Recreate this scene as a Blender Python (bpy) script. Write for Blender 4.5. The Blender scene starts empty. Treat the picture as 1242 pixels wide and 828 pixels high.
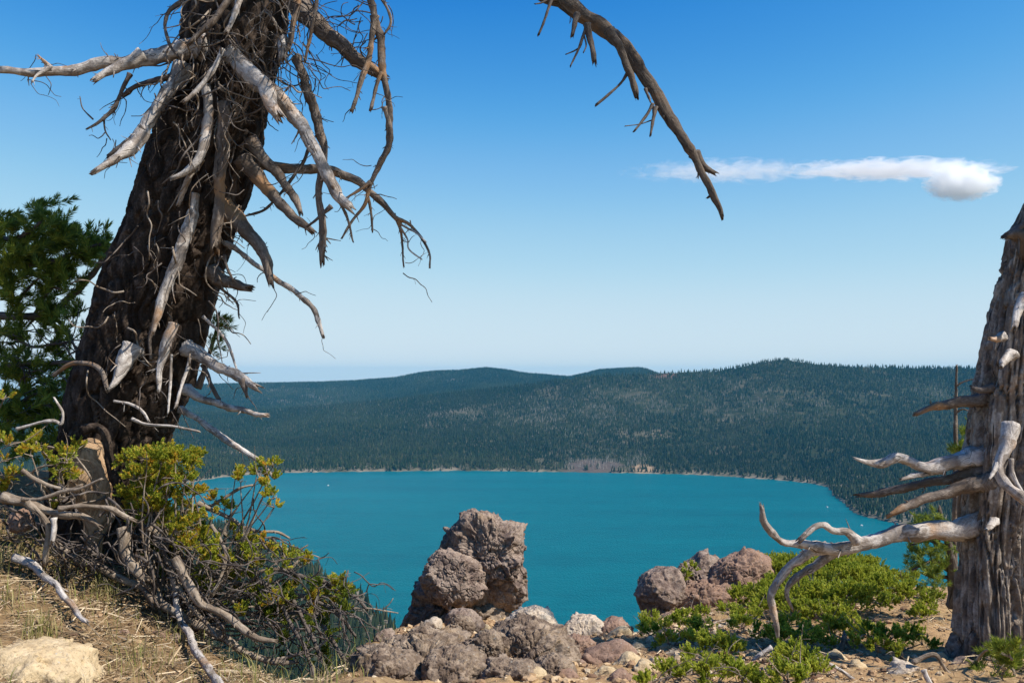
import bpy, math, random
import numpy as np
from mathutils import Vector

# ------------------------------------------------------------------ camera, sky, sun
SC = bpy.context.scene
COL = SC.collection
F = 1075.0                      # focal length in photo pixels (1242 wide)
HZ = 455.0                      # row of the true horizon
PITCH = math.atan((HZ - 414.0) / F)
CAMZ = 1.6
cam_d = bpy.data.cameras.new('camera')
cam_d.sensor_width = 36.0
cam_d.lens = 36.0 * F / 1242.0
cam_d.clip_start = 0.05
cam_d.clip_end = 80000.0
cam = bpy.data.objects.new('camera', cam_d)
COL.objects.link(cam)
cam.location = (0, 0, CAMZ)
cam.rotation_euler = (math.pi / 2 + PITCH, 0, 0)
SC.camera = cam

SUN_AZ, SUN_EL = math.radians(113), math.radians(50)     # azimuth clockwise from +Y
w = bpy.data.worlds.new('World')
SC.world = w
w.use_nodes = True
nt = w.node_tree
sky = nt.nodes.new('ShaderNodeTexSky')
sky.sky_type = 'NISHITA'
sky.sun_disc = False
sky.sun_elevation = SUN_EL
sky.sun_rotation = SUN_AZ
sky.altitude = 1500
sky.air_density = 1.0
sky.dust_density = 0.35
sky.ozone_density = 3.0
bg = nt.nodes['Background']
bg.inputs['Strength'].default_value = 0.077
# the photograph's deep polarised blue: a tone curve per channel on the sky's own colours
def _vm(v, a):
    n = nt.nodes.new('ShaderNodeVectorMath'); n.operation = 'SCALE'; n.inputs['Scale'].default_value = a
    nt.links.new(v, n.inputs[0]); return n.outputs[0]
_cv = nt.nodes.new('ShaderNodeRGBCurve')
for _k, _pts in enumerate((((0, 0), (.085, .010), (.111, .045), (.171, .215), (.25, .40), (.425, .604), (1, .66)),
                           ((0, 0), (.14, .14), (.19, .27), (.281, .49), (.39, .655), (.56, .765), (1, .79)),
                           ((0, 0), (.26, .54), (.346, .686), (.468, .82), (.58, .855), (.65, .871), (1, .88)))):
    _c = _cv.mapping.curves[_k]
    _c.points[0].location = _pts[0]
    _c.points[1].location = _pts[-1]
    for _p in _pts[1:-1]:
        _c.points.new(*_p)
_cv.mapping.update()
nt.links.new(_vm(sky.outputs[0], 0.1), _cv.inputs['Color'])
nt.links.new(_vm(_cv.outputs[0], 10.0), bg.inputs[0])

sun_d = bpy.data.lights.new('sun', 'SUN')
sun_d.energy = 5.0
sun_d.angle = math.radians(0.53)
sun_d.color = (1.0, 0.94, 0.84)
sun = bpy.data.objects.new('sun', sun_d)
COL.objects.link(sun)
SDIR = Vector((math.sin(SUN_AZ) * math.cos(SUN_EL), math.cos(SUN_AZ) * math.cos(SUN_EL), math.sin(SUN_EL)))
sun.rotation_euler = SDIR.to_track_quat('Z', 'Y').to_euler()
sun.location = (0, 0, 30)

SC.view_settings.view_transform = 'Standard'
SC.view_settings.look = 'None'
SC.view_settings.exposure = 0.38
SC.view_settings.gamma = 1.0
SC.view_settings.use_curve_mapping = False
cy = SC.cycles
cy.use_denoising = True
try:
    cy.denoiser = 'OPENIMAGEDENOISE'
except Exception:
    pass
cy.max_bounces = 16
cy.diffuse_bounces = 1
cy.glossy_bounces = 2
cy.transmission_bounces = 4
cy.transparent_max_bounces = 8
cy.volume_bounces = 14
cy.sample_clamp_indirect = 4.0

# ------------------------------------------------------------------ helpers
rng = np.random.default_rng(7)
random.seed(7)
_perm = np.random.default_rng(3).permutation(256).astype(np.int64)
_perm = np.concatenate([_perm, _perm, _perm])
_g = np.random.default_rng(5).normal(size=(256, 3))
_g /= np.linalg.norm(_g, axis=1)[:, None]


def pn(p):
    """gradient noise, p (N,3) -> about -1..1"""
    i = np.floor(p).astype(np.int64)
    f = p - i
    i &= 255
    u = f * f * f * (f * (f * 6 - 15) + 10)
    out = 0
    for dx in (0, 1):
        wx = u[:, 0] if dx else 1 - u[:, 0]
        for dy in (0, 1):
            wy = u[:, 1] if dy else 1 - u[:, 1]
            for dz in (0, 1):
                wz = u[:, 2] if dz else 1 - u[:, 2]
                h = _perm[_perm[_perm[(i[:, 0] + dx) & 255] + ((i[:, 1] + dy) & 255)] + ((i[:, 2] + dz) & 255)]
                g = _g[h]
                d = g[:, 0] * (f[:, 0] - dx) + g[:, 1] * (f[:, 1] - dy) + g[:, 2] * (f[:, 2] - dz)
                out = out + wx * wy * wz * d
    return out * 1.5


def fbm(p, o=4, lac=2.1, gain=0.5):
    a, s, out = 1.0, 0.0, 0
    for k in range(o):
        out = out + a * pn(p + 17.3 * k)
        s += a
        a *= gain
        p = p * lac
    return out / s


def ridged(p, o=4, lac=2.1, gain=0.5):
    a, s, out = 1.0, 0.0, 0
    for k in range(o):
        out = out + a * (1 - 2 * np.abs(pn(p + 31.7 * k)))
        s += a
        a *= gain
        p = p * lac
    return out / s


def P(px, py, d):
    """point at photo pixel (px, py), d metres in front of the camera"""
    a = (px - 621.0) / F
    b = (414.0 - py) / F
    c, s = math.cos(PITCH), math.sin(PITCH)
    y, z = c - b * s, s + b * c
    k = d / y
    return np.array([a * k, d, CAMZ + z * k])


def mesh_from(name, V, Fc, uv=None, smooth=True):
    """V (n,3); Fc list of faces or (m,k) int array"""
    me = bpy.data.meshes.new(name)
    V = np.asarray(V, dtype=np.float32)
    if isinstance(Fc, np.ndarray):
        m, k = Fc.shape
        me.vertices.add(len(V))
        me.vertices.foreach_set('co', V.ravel())
        me.loops.add(m * k)
        me.loops.foreach_set('vertex_index', Fc.astype(np.int32).ravel())
        me.polygons.add(m)
        me.polygons.foreach_set('loop_start', np.arange(0, m * k, k, dtype=np.int32))
        try:
            me.polygons.foreach_set('loop_total', np.full(m, k, dtype=np.int32))
        except Exception:
            pass
        me.update(calc_edges=True)
    else:
        me.from_pydata(V.tolist(), [], Fc)
        me.update()
    if uv is not None:
        l = me.uv_layers.new(name='UVMap')
        idx = np.zeros(len(me.loops), dtype=np.int32)
        me.loops.foreach_get('vertex_index', idx)
        l.data.foreach_set('uv', np.asarray(uv, dtype=np.float32)[idx].ravel())
    me.polygons.foreach_set('use_smooth', np.full(len(me.polygons), smooth, dtype=bool))
    return me


def link(name, me, m=None, parent=None):
    o = bpy.data.objects.new(name, me)
    COL.objects.link(o)
    if m is not None and me is not None:
        if not len(me.materials):
            me.materials.append(m)
    if parent is not None:
        o.parent = parent
        o.matrix_parent_inverse = parent.matrix_world.inverted() if False else o.matrix_parent_inverse
    return o


def tag(o, label=None, cat=None, group=None, kind=None):
    if label:
        o['label'] = label
    if cat:
        o['category'] = cat
    if group:
        o['group'] = group
    if kind:
        o['kind'] = kind
    return o


def thing(name, label, cat, loc=(0, 0, 0), group=None):
    o = bpy.data.objects.new(name, None)
    COL.objects.link(o)
    o.empty_display_size = 0.2
    o.location = loc
    return tag(o, label, cat, group)


def part(name, V, Fc, m, parent, uv=None, smooth=True, label=None):
    """mesh part; V in world coordinates, stored relative to the parent's base"""
    base = np.array(parent.location) if parent.type == 'EMPTY' or parent.get('category') else np.zeros(3)
    p = parent
    off = np.zeros(3)
    while p is not None:
        off = off + np.array(p.location)
        p = p.parent
    me = mesh_from(name, np.asarray(V) - off, Fc, uv, smooth)
    o = link(name, me, m, parent)
    if label:
        o['label'] = label
    return o


# --- materials
def mat(name):
    m = bpy.data.materials.new(name)
    m.use_nodes = True
    t = m.node_tree
    b = t.nodes['Principled BSDF']
    b.inputs['Roughness'].default_value = 0.85
    b.inputs['Specular IOR Level'].default_value = 0.25
    return m, t, b


def N(t, kind, **kw):
    n = t.nodes.new(kind)
    for k, v in kw.items():
        if k in n.inputs:
            n.inputs[k].default_value = v
        else:
            setattr(n, k, v)
    return n


def coords(t, scale=(1, 1, 1), src='Object'):
    c = N(t, 'ShaderNodeTexCoord')
    mp = N(t, 'ShaderNodeMapping')
    mp.inputs['Scale'].default_value = scale
    t.links.new(c.outputs[src], mp.inputs[0])
    return mp.outputs[0]


def noise(t, vec, scale, detail=4, rough=0.55, dist=0.0):
    n = N(t, 'ShaderNodeTexNoise')
    n.inputs['Scale'].default_value = scale
    n.inputs['Detail'].default_value = detail
    n.inputs['Roughness'].default_value = rough
    n.inputs['Distortion'].default_value = dist
    if vec is not None:
        t.links.new(vec, n.inputs['Vector'])
    return n.outputs[0]


def ramp(t, fac, stops, interp='LINEAR'):
    r = N(t, 'ShaderNodeValToRGB')
    e = r.color_ramp.elements
    r.color_ramp.interpolation = interp
    while len(e) < len(stops):
        e.new(0.5)
    for el, (p, c) in zip(e, stops):
        el.position = p
        el.color = (c[0], c[1], c[2], 1) if not isinstance(c, (int, float)) else (c, c, c, 1)
    t.links.new(fac, r.inputs[0])
    return r.outputs[0]


def mix(t, fac, a, b, mode='MIX'):
    n = N(t, 'ShaderNodeMix')
    n.data_type = 'RGBA'
    n.blend_type = mode
    for sock, v in ((n.inputs[0], fac), (n.inputs[6], a), (n.inputs[7], b)):
        if isinstance(v, (int, float)):
            sock.default_value = v
        elif isinstance(v, tuple):
            sock.default_value = (v[0], v[1], v[2], 1)
        else:
            t.links.new(v, sock)
    return n.outputs[2]


def math_n(t, op, a, b=None):
    n = N(t, 'ShaderNodeMath')
    n.operation = op
    for s, v in zip(n.inputs, (a, b)):
        if v is None:
            continue
        if isinstance(v, (int, float)):
            s.default_value = v
        else:
            t.links.new(v, s)
    return n.outputs[0]


def bump(t, b, h, strength=0.5, dist=0.01):
    n = N(t, 'ShaderNodeBump')
    n.inputs['Strength'].default_value = strength
    n.inputs['Distance'].default_value = dist
    t.links.new(h, n.inputs['Height'])
    t.links.new(n.outputs[0], b.inputs['Normal'])


# ------------------------------------------------------------------ far terrain, lake, forest
LAKE = -250.0
_ys = [(-200, 600), (230, 585), (270, 578), (330, 573), (450, 571), (560, 570), (700, 572), (760, 573), (850, 575), (950, 582),
       (985, 586), (1003, 590), (1008, 600), (1022, 610), (1032, 621), (1060, 629), (1100, 636), (1160, 640), (1242, 645), (1400, 655)]
_y1 = [(-200, 510), (200, 505), (330, 498), (446, 488), (540, 478), (640, 467), (700, 458), (735, 455), (760, 455), (800, 453), (870, 450), (900, 444),
       (930, 438), (950, 436), (970, 438), (990, 442), (1020, 444), (1050, 445), (1100, 446), (1190, 447), (1242, 450), (1400, 458)]
_y2 = [(-200, 480), (100, 470), (200, 467), (313, 464), (380, 463), (430, 461), (480, 457), (510, 451), (530, 449), (560, 448), (590, 445), (615, 448), (640, 452), (690, 456),
       (705, 453), (725, 448), (750, 446), (775, 445), (785, 447), (800, 453), (850, 466), (1400, 480)]
_ysm = [(-200, 600), (230, 585), (330, 573), (560, 570), (760, 573), (850, 575), (950, 582), (1003, 588), (1242, 597), (1400, 600)]
_rn = [(-400, 2200), (100, 2000), (250, 1600), (305, 1414), (400, 1130), (457, 970), (480, 917), (500, 780), (1500, 780)]


def it(tab, x):
    a = np.array(tab, float)
    return np.interp(x, a[:, 0], a[:, 1])


def sstep(a, b, x):
    u = np.clip((x - a) / (b - a), 0, 1)
    return u * u * (3 - 2 * u)


def far_h(t, D):
    """height of the far terrain; t = x / D"""
    px = 621 + F * t
    Rs = (CAMZ - LAKE) * F / (it(_ys, px) - HZ)
    Rn = it(_rn, px) * (1 + np.where(px < 470, 1, 0.1) * (0.02 * np.sin(px * 0.09) + 0.012 * np.sin(px * 0.23)))
    x = t * D
    pos = np.stack([x / 420, D / 420, np.zeros_like(D)], 1)
    n = fbm(pos, 5)
    n2 = fbm(pos * 4.2 + 9, 3)
    Rs = Rs + 22 * fbm(np.stack([px / 14, D * 0, D * 0 + 3], 1), 3)
    Rm = np.maximum((CAMZ - LAKE) * F / (it(_ysm, px) - HZ), Rs)
    R1 = Rm + 1500 + 250 * np.sin(px * 0.006)
    R2 = R1 + 1900
    z1 = CAMZ + (HZ - it(_y1, px)) / F * R1 - 13
    z2 = CAMZ + (HZ - it(_y2, px)) / F * R2 - 13
    u = np.clip((D - Rm) / (R1 - Rm), 0, 1)
    us = np.clip((D - Rs) / 700, 0, 1)
    za = LAKE + (z1 - LAKE) * (0.32 * u + 0.68 * u ** 1.7) + 40 * (n + 0.25 * n2) * (u * (1 - u) * 3) + 4 * sstep(0, 0.025, us) + 11 * us - 3 * (us <= 0)
    v = np.clip((D - R1) / (R2 - R1), 0, 1)
    zb = z1 + (z2 - z1) * v ** 0.8 - 60 * np.sin(np.pi * v) + 25 * n * v * (1 - v)
    wv = np.clip((D - R2) / 4000, 0, 1)
    zc = z2 + (-520 - z2) * sstep(0, 1, wv)
    z = np.where(D < R1, za, np.where(D < R2, zb, zc))
    # lake bed and near side
    zn = LAKE + 0.07 * np.maximum(Rn - D, 0) + 2.0 * n2 * np.clip((Rn - D) / 100, 0, 1) + 1
    zn = np.where(D > Rn, LAKE - 6, zn)
    zcl = -9.0 - 0.85 * (D - 12) + 8 * n2 * np.clip((D - 12) / 30, 0, 1)
    zn = np.maximum(zn, zcl)
    z = np.where(D < Rs, np.where(D < Rn, zn, LAKE - 6), z)
    return z, Rs, R1, R2, Rn


ts = np.linspace(-0.8, 0.8, 420)
Ds = np.concatenate([np.geomspace(12, 700, 60), np.linspace(720, 2600, 200), np.linspace(2615, 5900, 190), np.geomspace(6000, 13000, 24)])
TT, DD = np.meshgrid(ts, Ds)
hz, *_ = far_h(TT.ravel(), DD.ravel())
V = np.stack([(TT * DD).ravel(), DD.ravel(), hz], 1)
nr, nc = TT.shape
ii = (np.arange(nr - 1)[:, None] * nc + np.arange(nc - 1)[None, :]).ravel()
Q = np.stack([ii, ii + 1, ii + 1 + nc, ii + nc], 1)

m_hill, t, b = mat('forest_floor')
v = coords(t)
sep = N(t, 'ShaderNodeSeparateXYZ')
t.links.new(v, sep.inputs[0])
n1 = noise(t, v, 0.004, 5, 0.6)
n2 = noise(t, v, 0.03, 4, 0.6)
c = ramp(t, n2, [(0.3, (0.02, 0.028, 0.014)), (0.55, (0.035, 0.04, 0.022)), (0.8, (0.10, 0.085, 0.055))])
pale = ramp(t, n1, [(0.58, 0.0), (0.72, 1.0)])
c = mix(t, math_n(t, 'MULTIPLY', pale, 0.45), c, (0.26, 0.21, 0.15))
beach = ramp(t, math_n(t, 'MULTIPLY_ADD', sep.outputs[2], 0.1), [(0, 1.0), (1, 0.0)])
bn = beach.node.inputs[0].links[0].from_node
bn.inputs[2].default_value = 24.79     # (z + 248.3) / 10
c = mix(t, math_n(t, 'MULTIPLY', beach, ramp(t, noise(t, v, 0.012, 4, 0.7), [(0.38, 0.1), (0.62, 1.0)])), c, (0.23, 0.19, 0.14))
# bare reddish bank at the middle of the far shore, pale clearings higher up
def spot(cx, cy_, rx, ry, e0=0.35, e1=0.75):
    mp_ = N(t, 'ShaderNodeMapping')
    mp_.inputs['Location'].default_value = (-cx / rx, -cy_ / ry, 0)
    mp_.inputs['Scale'].default_value = (1 / rx, 1 / ry, 0)
    t.links.new(v, mp_.inputs[0])
    l_ = N(t, 'ShaderNodeVectorMath')
    l_.operation = 'LENGTH'
    t.links.new(mp_.outputs[0], l_.inputs[0])
    f_ = math_n(t, 'ADD', math_n(t, 'SUBTRACT', 1.0, l_.outputs['Value']), math_n(t, 'MULTIPLY_ADD', noise(t, v, 0.02, 4, 0.6), 1.2))
    f_.node.inputs[1].links[0].from_node.inputs[2].default_value = -0.6
    return ramp(t, f_, [(e0 - 0.3, 0.0), (e1 - 0.3, 1.0)])
c = mix(t, spot(215, 2360, 90, 120), c, (0.105, 0.08, 0.066))
c = mix(t, spot(345, 2330, 38, 60), c, (0.3, 0.21, 0.13))
c = mix(t, spot(600, 3500, 60, 90), c, (0.13, 0.08, 0.055))
t.links.new(c, b.inputs['Base Color'])
b.inputs['Roughness'].default_value = 1.0
b.inputs['Specular IOR Level'].default_value = 0.0
terrain = link('terrain', mesh_from('terrain', V, Q), m_hill)
tag(terrain, 'dark forested hills and shores ringing the lake', kind='structure')

# water
m_w, t, b = mat('lake_water')
v = coords(t)
n = mix(t, 0.45, noise(t, coords(t, (0.0012, 0.006, 1)), 1.0, 5, 0.6), noise(t, coords(t, (0.02, 0.05, 1)), 1.0, 4, 0.7))
c = ramp(t, n, [(0.36, (0.0, 0.088, 0.112)), (0.5, (0.0, 0.111, 0.134)), (0.64, (0.0, 0.132, 0.155))])
t.links.new(c, b.inputs['Base Color'])
b.inputs['Roughness'].default_value = 0.32
b.inputs['Specular IOR Level'].default_value = 0.03
rp = noise(t, coords(t, (0.35, 0.12, 1)), 1.0, 5, 0.65)
bump(t, b, rp, 0.9, 1.8)
s = 6500.0
lake = link('lake', mesh_from('lake', [(-s, 250, LAKE), (s, 250, LAKE), (s, 5200, LAKE), (-s, 5200, LAKE)], [[0, 1, 2, 3]]), m_w)
tag(lake, 'turquoise crater lake water', kind='structure')


# forest
def conifers(name, t_, D_, z_, h, wd, m, sides=6, lean=0.03):
    n = len(t_)
    x = t_ * D_
    base = np.stack([x, D_, z_], 1)
    ang = rng.uniform(0, 6.28, n)[:, None] + np.arange(sides)[None, :] * (2 * np.pi / sides)
    rr = wd[:, None] * rng.uniform(0.72, 1.15, (n, sides)) * 0.5
    ring = np.stack([np.cos(ang) * rr, np.sin(ang) * rr, np.broadcast_to((h * 0.06)[:, None], rr.shape) + rng.uniform(0, 0.1, rr.shape) * h[:, None]], 2)
    ring2 = np.stack([np.cos(ang + 0.5) * rr * 0.5, np.sin(ang + 0.5) * rr * 0.5, np.broadcast_to((h * 0.5)[:, None], rr.shape) + rng.uniform(-0.06, 0.06, rr.shape) * h[:, None]], 2)
    apex = np.stack([rng.normal(0, lean, n) * h, rng.normal(0, lean, n) * h, h], 1)[:, None, :]
    Vt = np.concatenate([ring, ring2, apex], 1) + base[:, None, :]
    k = 2 * sides + 1
    s0 = np.arange(sides)
    s1 = (s0 + 1) % sides
    f1 = np.stack([s0, s1, s0 + sides], 1)
    f2 = np.stack([s1, s1 + sides, s0 + sides], 1)
    f3 = np.stack([s0 + sides, s1 + sides, np.full(sides, 2 * sides)], 1)
    ft = np.concatenate([f1, f2, f3])
    Fx = (ft[None] + (np.arange(n) * k)[:, None, None]).reshape(-1, 3)
    return link(name, mesh_from(name, Vt.reshape(-1, 3), Fx, smooth=False), m)


m_for, t, b = mat('conifer_forest')
gi = N(t, 'ShaderNodeNewGeometry')
c = ramp(t, gi.outputs['Random Per Island'], [(0.0, (0.011, 0.023, 0.010)), (0.5, (0.023, 0.039, 0.016)), (0.85, (0.04, 0.056, 0.022)), (1.0, (0.1, 0.09, 0.05))])
obn = noise(t, coords(t), 0.0045, 4, 0.6)
c = mix(t, ramp(t, obn, [(0.42, 0.0), (0.62, 0.55)]), c, (0.062, 0.07, 0.034))
c = mix(t, ramp(t, noise(t, coords(t), 0.0016, 3, 0.5), [(0.4, 0.5), (0.55, 0.0)]), c, (0.009, 0.02, 0.010))
t.links.new(c, b.inputs['Base Color'])
b.inputs['Specular IOR Level'].default_value = 0.05
m_dead, t, b = mat('dead_conifer_wood')
b.inputs['Base Color'].default_value = (0.3, 0.26, 0.22, 1)

n0 = 330000
tt = rng.uniform(-0.62, 0.62, n0)
Dd = np.sqrt(rng.uniform(1300.0 ** 2, 6100.0 ** 2, n0))
z, Rs, R1, R2, Rn = far_h(tt, Dd)
xx = tt * Dd
px = 621 + F * tt
u = (Dd - Rs) / (R1 - Rs)
py = HZ + (CAMZ - z) / Dd * F
dens = fbm(np.stack([xx / 130, Dd / 200, xx * 0 + 4], 1), 4) + 0.5 * fbm(np.stack([xx / 500, Dd / 500, xx * 0 + 14], 1), 2)
keep = (Dd > Rs + 6) & (Dd < R2 + 250)


def blob(cx, cy, rx, ry):
    return np.exp(-(((px - cx) / rx) ** 2 + ((py - cy) / ry) ** 2) * 1.2)


open_ = (1.0 * blob(760, 490, 130, 26) + 1.0 * blob(960, 490, 110, 22) + 0.8 * blob(370, 485, 90, 16) + 2.6 * blob(718, 560, 36, 13) + 2.0 * blob(773, 562, 16, 10) + 0.9 * blob(797, 490, 10, 9)
         + 0.9 * blob(590, 505, 140, 14) + 0.7 * blob(530, 460, 70, 8) + 1.1 * blob(1130, 475, 45, 14) + 0.8 * blob(860, 463, 80, 8) + 0.6 * blob(690, 530, 60, 20))
keep &= rng.uniform(0, 1, n0) < np.clip(1.0 - 1.35 * open_ * np.clip(0.55 + dens * 1.6, 0.1, 1.3) - 0.9 * np.clip(dens - 0.42, 0, 1) * 2, 0.05, 1)
tk, dk, zk = tt[keep], Dd[keep], z[keep]
hh = rng.uniform(9, 19, len(tk)) * (1 + 0.25 * dens[keep]) * np.interp(dk, [1500, 3000, 5500], [0.95, 0.85, 1.1])
forest = conifers('forest', tk, dk, zk - 0.5, hh, hh * rng.uniform(0.30, 0.46, len(tk)), m_for, 4)
tag(forest, 'dense conifer forest covering the far shore and hills', kind='stuff')
sel = (Dd > Rs + 10) & (Dd < R2) & (rng.uniform(0, 1, n0) < 0.34 * open_ + 0.012)
hd = rng.uniform(8, 15, sel.sum())
dead = conifers('dead_forest', tt[sel], Dd[sel], z[sel] - 0.3, hd, hd * 0.13, m_dead, 3)
tag(dead, 'scattered pale dead trunks among the far forest', kind='stuff')
# forest on the near slope below the rim, left
n1_ = 16000
tt = rng.uniform(-0.72, -0.11, n1_)
Dd = np.sqrt(rng.uniform(300.0 ** 2, 2000.0 ** 2, n1_))
z, Rs, R1, R2, Rn = far_h(tt, Dd)
k = (Dd < Rn - 4) & (z > LAKE + 1)
hh = rng.uniform(7, 17, k.sum())
nf = conifers('forest', tt[k], Dd[k], z[k] - 0.5, hh, hh * rng.uniform(0.27, 0.38, k.sum()), m_for, 7)
tag(nf, 'conifer forest on the steep near slope below the rim', kind='stuff')

# ------------------------------------------------------------------ haze and clouds
m_hz = bpy.data.materials.new('haze_air')
m_hz.use_nodes = True
t = m_hz.node_tree
t.nodes.clear()
out = N(t, 'ShaderNodeOutputMaterial')
pv = N(t, 'ShaderNodeVolumePrincipled')
pv.inputs['Color'].default_value = (0.10, 0.54, 0.88, 1)
pv.inputs['Density'].default_value = 0.00004
pv.inputs['Anisotropy'].default_value = 0.0
t.links.new(pv.outputs[0], out.inputs['Volume'])
hx, hy0, hy1, hz0, hz1 = 11000.0, -60.0, 13500.0, -800.0, 120.0
hv = [(x, y, zz) for zz in (hz0, hz1) for y in (hy0, hy1) for x in (-hx, hx)]
hf = [[0, 2, 3, 1], [4, 5, 7, 6], [0, 1, 5, 4], [2, 6, 7, 3], [0, 4, 6, 2], [1, 3, 7, 5]]
haze = link('haze', mesh_from('haze', hv, hf, smooth=False), m_hz)
tag(haze, 'thin blue air haze over the lake', kind='stuff')

# clouds: real volumes high above the far hills
def cloud_mat(name, dens, scale, lo, hi, wisp=1.0):
    m = bpy.data.materials.new(name)
    m.use_nodes = True
    t = m.node_tree
    t.nodes.clear()
    out = N(t, 'ShaderNodeOutputMaterial')
    pv = N(t, 'ShaderNodeVolumePrincipled')
    pv.inputs['Color'].default_value = (1, 1, 1, 1)
    pv.inputs['Anisotropy'].default_value = 0.1
    tc = N(t, 'ShaderNodeTexCoord')
    # unit-sphere coordinates of the cloud body: density falls off to its rim
    mp = N(t, 'ShaderNodeMapping')
    t.links.new(tc.outputs['Object'], mp.inputs[0])
    ln = N(t, 'ShaderNodeVectorMath')
    ln.operation = 'LENGTH'
    t.links.new(mp.outputs[0], ln.inputs[0])
    ns = noise(t, coords(t, scale), 1.0, 5, 0.6, 0.6)
    e = math_n(t, 'SUBTRACT', 1.0, ln.outputs['Value'])
    e = math_n(t, 'ADD', math_n(t, 'MULTIPLY', e, 0.9), math_n(t, 'MULTIPLY', math_n(t, 'SUBTRACT', ns, 0.5), wisp))
    mr = N(t, 'ShaderNodeMapRange')
    mr.interpolation_type = 'SMOOTHSTEP'
    mr.inputs[1].default_value = lo
    mr.inputs[2].default_value = hi
    mr.inputs[3].default_value = 0
    mr.inputs[4].default_value = dens
    t.links.new(e, mr.inputs[0])
    t.links.new(mr.outputs[0], pv.inputs['Density'])
    # multiple scattering inside the cloud, which the renderer cuts off
    t.links.new(pv.outputs[0], out.inputs['Volume'])
    return m


import bmesh
_ico = {}


def ico(n):
    if n not in _ico:
        bm = bmesh.new()
        bmesh.ops.create_icosphere(bm, subdivisions=n, radius=1.0)
        bm.verts.index_update()
        _ico[n] = (np.array([v.co[:] for v in bm.verts]), np.array([[v.index for v in f.verts] for f in bm.faces]))
        bm.free()
    return _ico[n]


def cloud(name, label, px, py, d, rx, ry, rz, m):
    """ellipsoid body of a cloud, radii in photo pixels"""
    c = P(px, py, d)
    k = d / F
    V, Fc = ico(4)
    o = link(name, mesh_from(name, V * 1.0, Fc), m)
    o.location = c
    o.scale = (rx * k, rz * k, ry * k)
    tag(o, label, 'cloud', 'clouds over the far hills')
    return o


CD = 9000.0
cloud('cloud', 'long thin flat streak of white cloud right of the hanging branch tip', 1085, 206, CD, 150, 10, 60, cloud_mat('cloud_vapour', 0.013, (7, 3, 2.0), 0.10, 0.7, 1.9))
cloud('cloud', 'small dense white puff of cloud under the streak at right', 1167, 223, CD * 0.985, 49, 23, 30, cloud_mat('cloud_vapour', 0.015, (3.6, 3.6, 3.0), 0.05, 0.40, 1.5))
cloud('cloud', 'faint wispy cloud directly behind the tip of the hanging branch', 885, 208, CD, 140, 12, 60, cloud_mat('cloud_vapour', 0.0035, (8, 3, 2.2), 0.12, 0.75, 2.0))

# boats: white specks on the water
m_boat, t, b = mat('white_hull_paint')
b.inputs['Base Color'].default_value = (0.6, 0.6, 0.6, 1)
m_glass, t, b = mat('boat_window_glass')
b.inputs['Base Color'].default_value = (0.03, 0.04, 0.05, 1)
b.inputs['Roughness'].default_value = 0.1


def boat(px, py, label, rot):
    d = (CAMZ - LAKE) * F / (py - HZ)
    c = P(px, py, d)
    o = thing('motorboat', label, 'boat', (c[0], c[1], LAKE), 'motorboats on the lake')
    o.rotation_euler = (0, 0, rot)
    L, W = 2.4, 0.85
    hv, rows = [], []
    for x, wd, sh in ((-L, 0.9, 0.0), (-L * 0.3, 1.0, 0.0), (L * 0.4, 0.85, 0.1), (L, 0.03, 0.5)):
        hv += [(x, -W * wd * 0.6, -0.2), (x, -W * wd, 1.0 + sh), (x, W * wd, 1.0 + sh), (x, W * wd * 0.6, -0.2)]
    hf = [[0, 1, 2, 3], [12, 15, 14, 13]]
    for i in range(3):
        a = 4 * i
        hf += [[a, a + 4, a + 5, a + 1], [a + 1, a + 5, a + 6, a + 2], [a + 2, a + 6, a + 7, a + 3], [a + 3, a + 7, a + 4, a]]
    link('hull', mesh_from('hull', hv, hf, smooth=False), m_boat, o)
    cv = [(x, y, z) for z, k in ((1.0, 1.0), (2.1, 0.8)) for x, y in ((-1.6 * k, -0.9 * k), (1.5 * k, -0.9 * k), (1.5 * k, 0.9 * k), (-1.6 * k, 0.9 * k))]
    link('cabin', mesh_from('cabin', cv, [[4, 5, 6, 7], [0, 1, 5, 4], [2, 3, 7, 6], [3, 0, 4, 7], [1, 2, 6, 5]], smooth=False), m_boat, o)
    wv = [(1.56, -0.7, 1.3), (1.56, 0.7, 1.3), (1.4, 0.6, 1.9), (1.4, -0.6, 1.9)]
    link('windscreen', mesh_from('windscreen', wv, [[0, 1, 2, 3]], smooth=False), m_glass, o)


boat(398, 588, 'white motorboat speck on the lake right of the leftmost shrub tip', 0.4)
boat(1003, 614, 'white motorboat speck near the wooded point at right', 2.0)
boat(1045, 636, 'white motorboat speck on the lake just above the long bleached branch', 0.1)


# ------------------------------------------------------------------ near ground
_edge = [(-12, 8.0), (-8, 7.6), (-3.3, 7.0), (-2.5, 6.3), (-1.98, 5.2), (-1.45, 4.68), (-1.0, 4.5), (-0.88, 4.8), (-0.8, 6.2), (-0.6, 7.4), (0.2, 7.3), (0.35, 6.6), (0.9, 6.7),
         (1.2, 7.6), (1.6, 8.4), (2.6, 8.7), (4, 8.8), (12, 9.5)]


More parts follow.
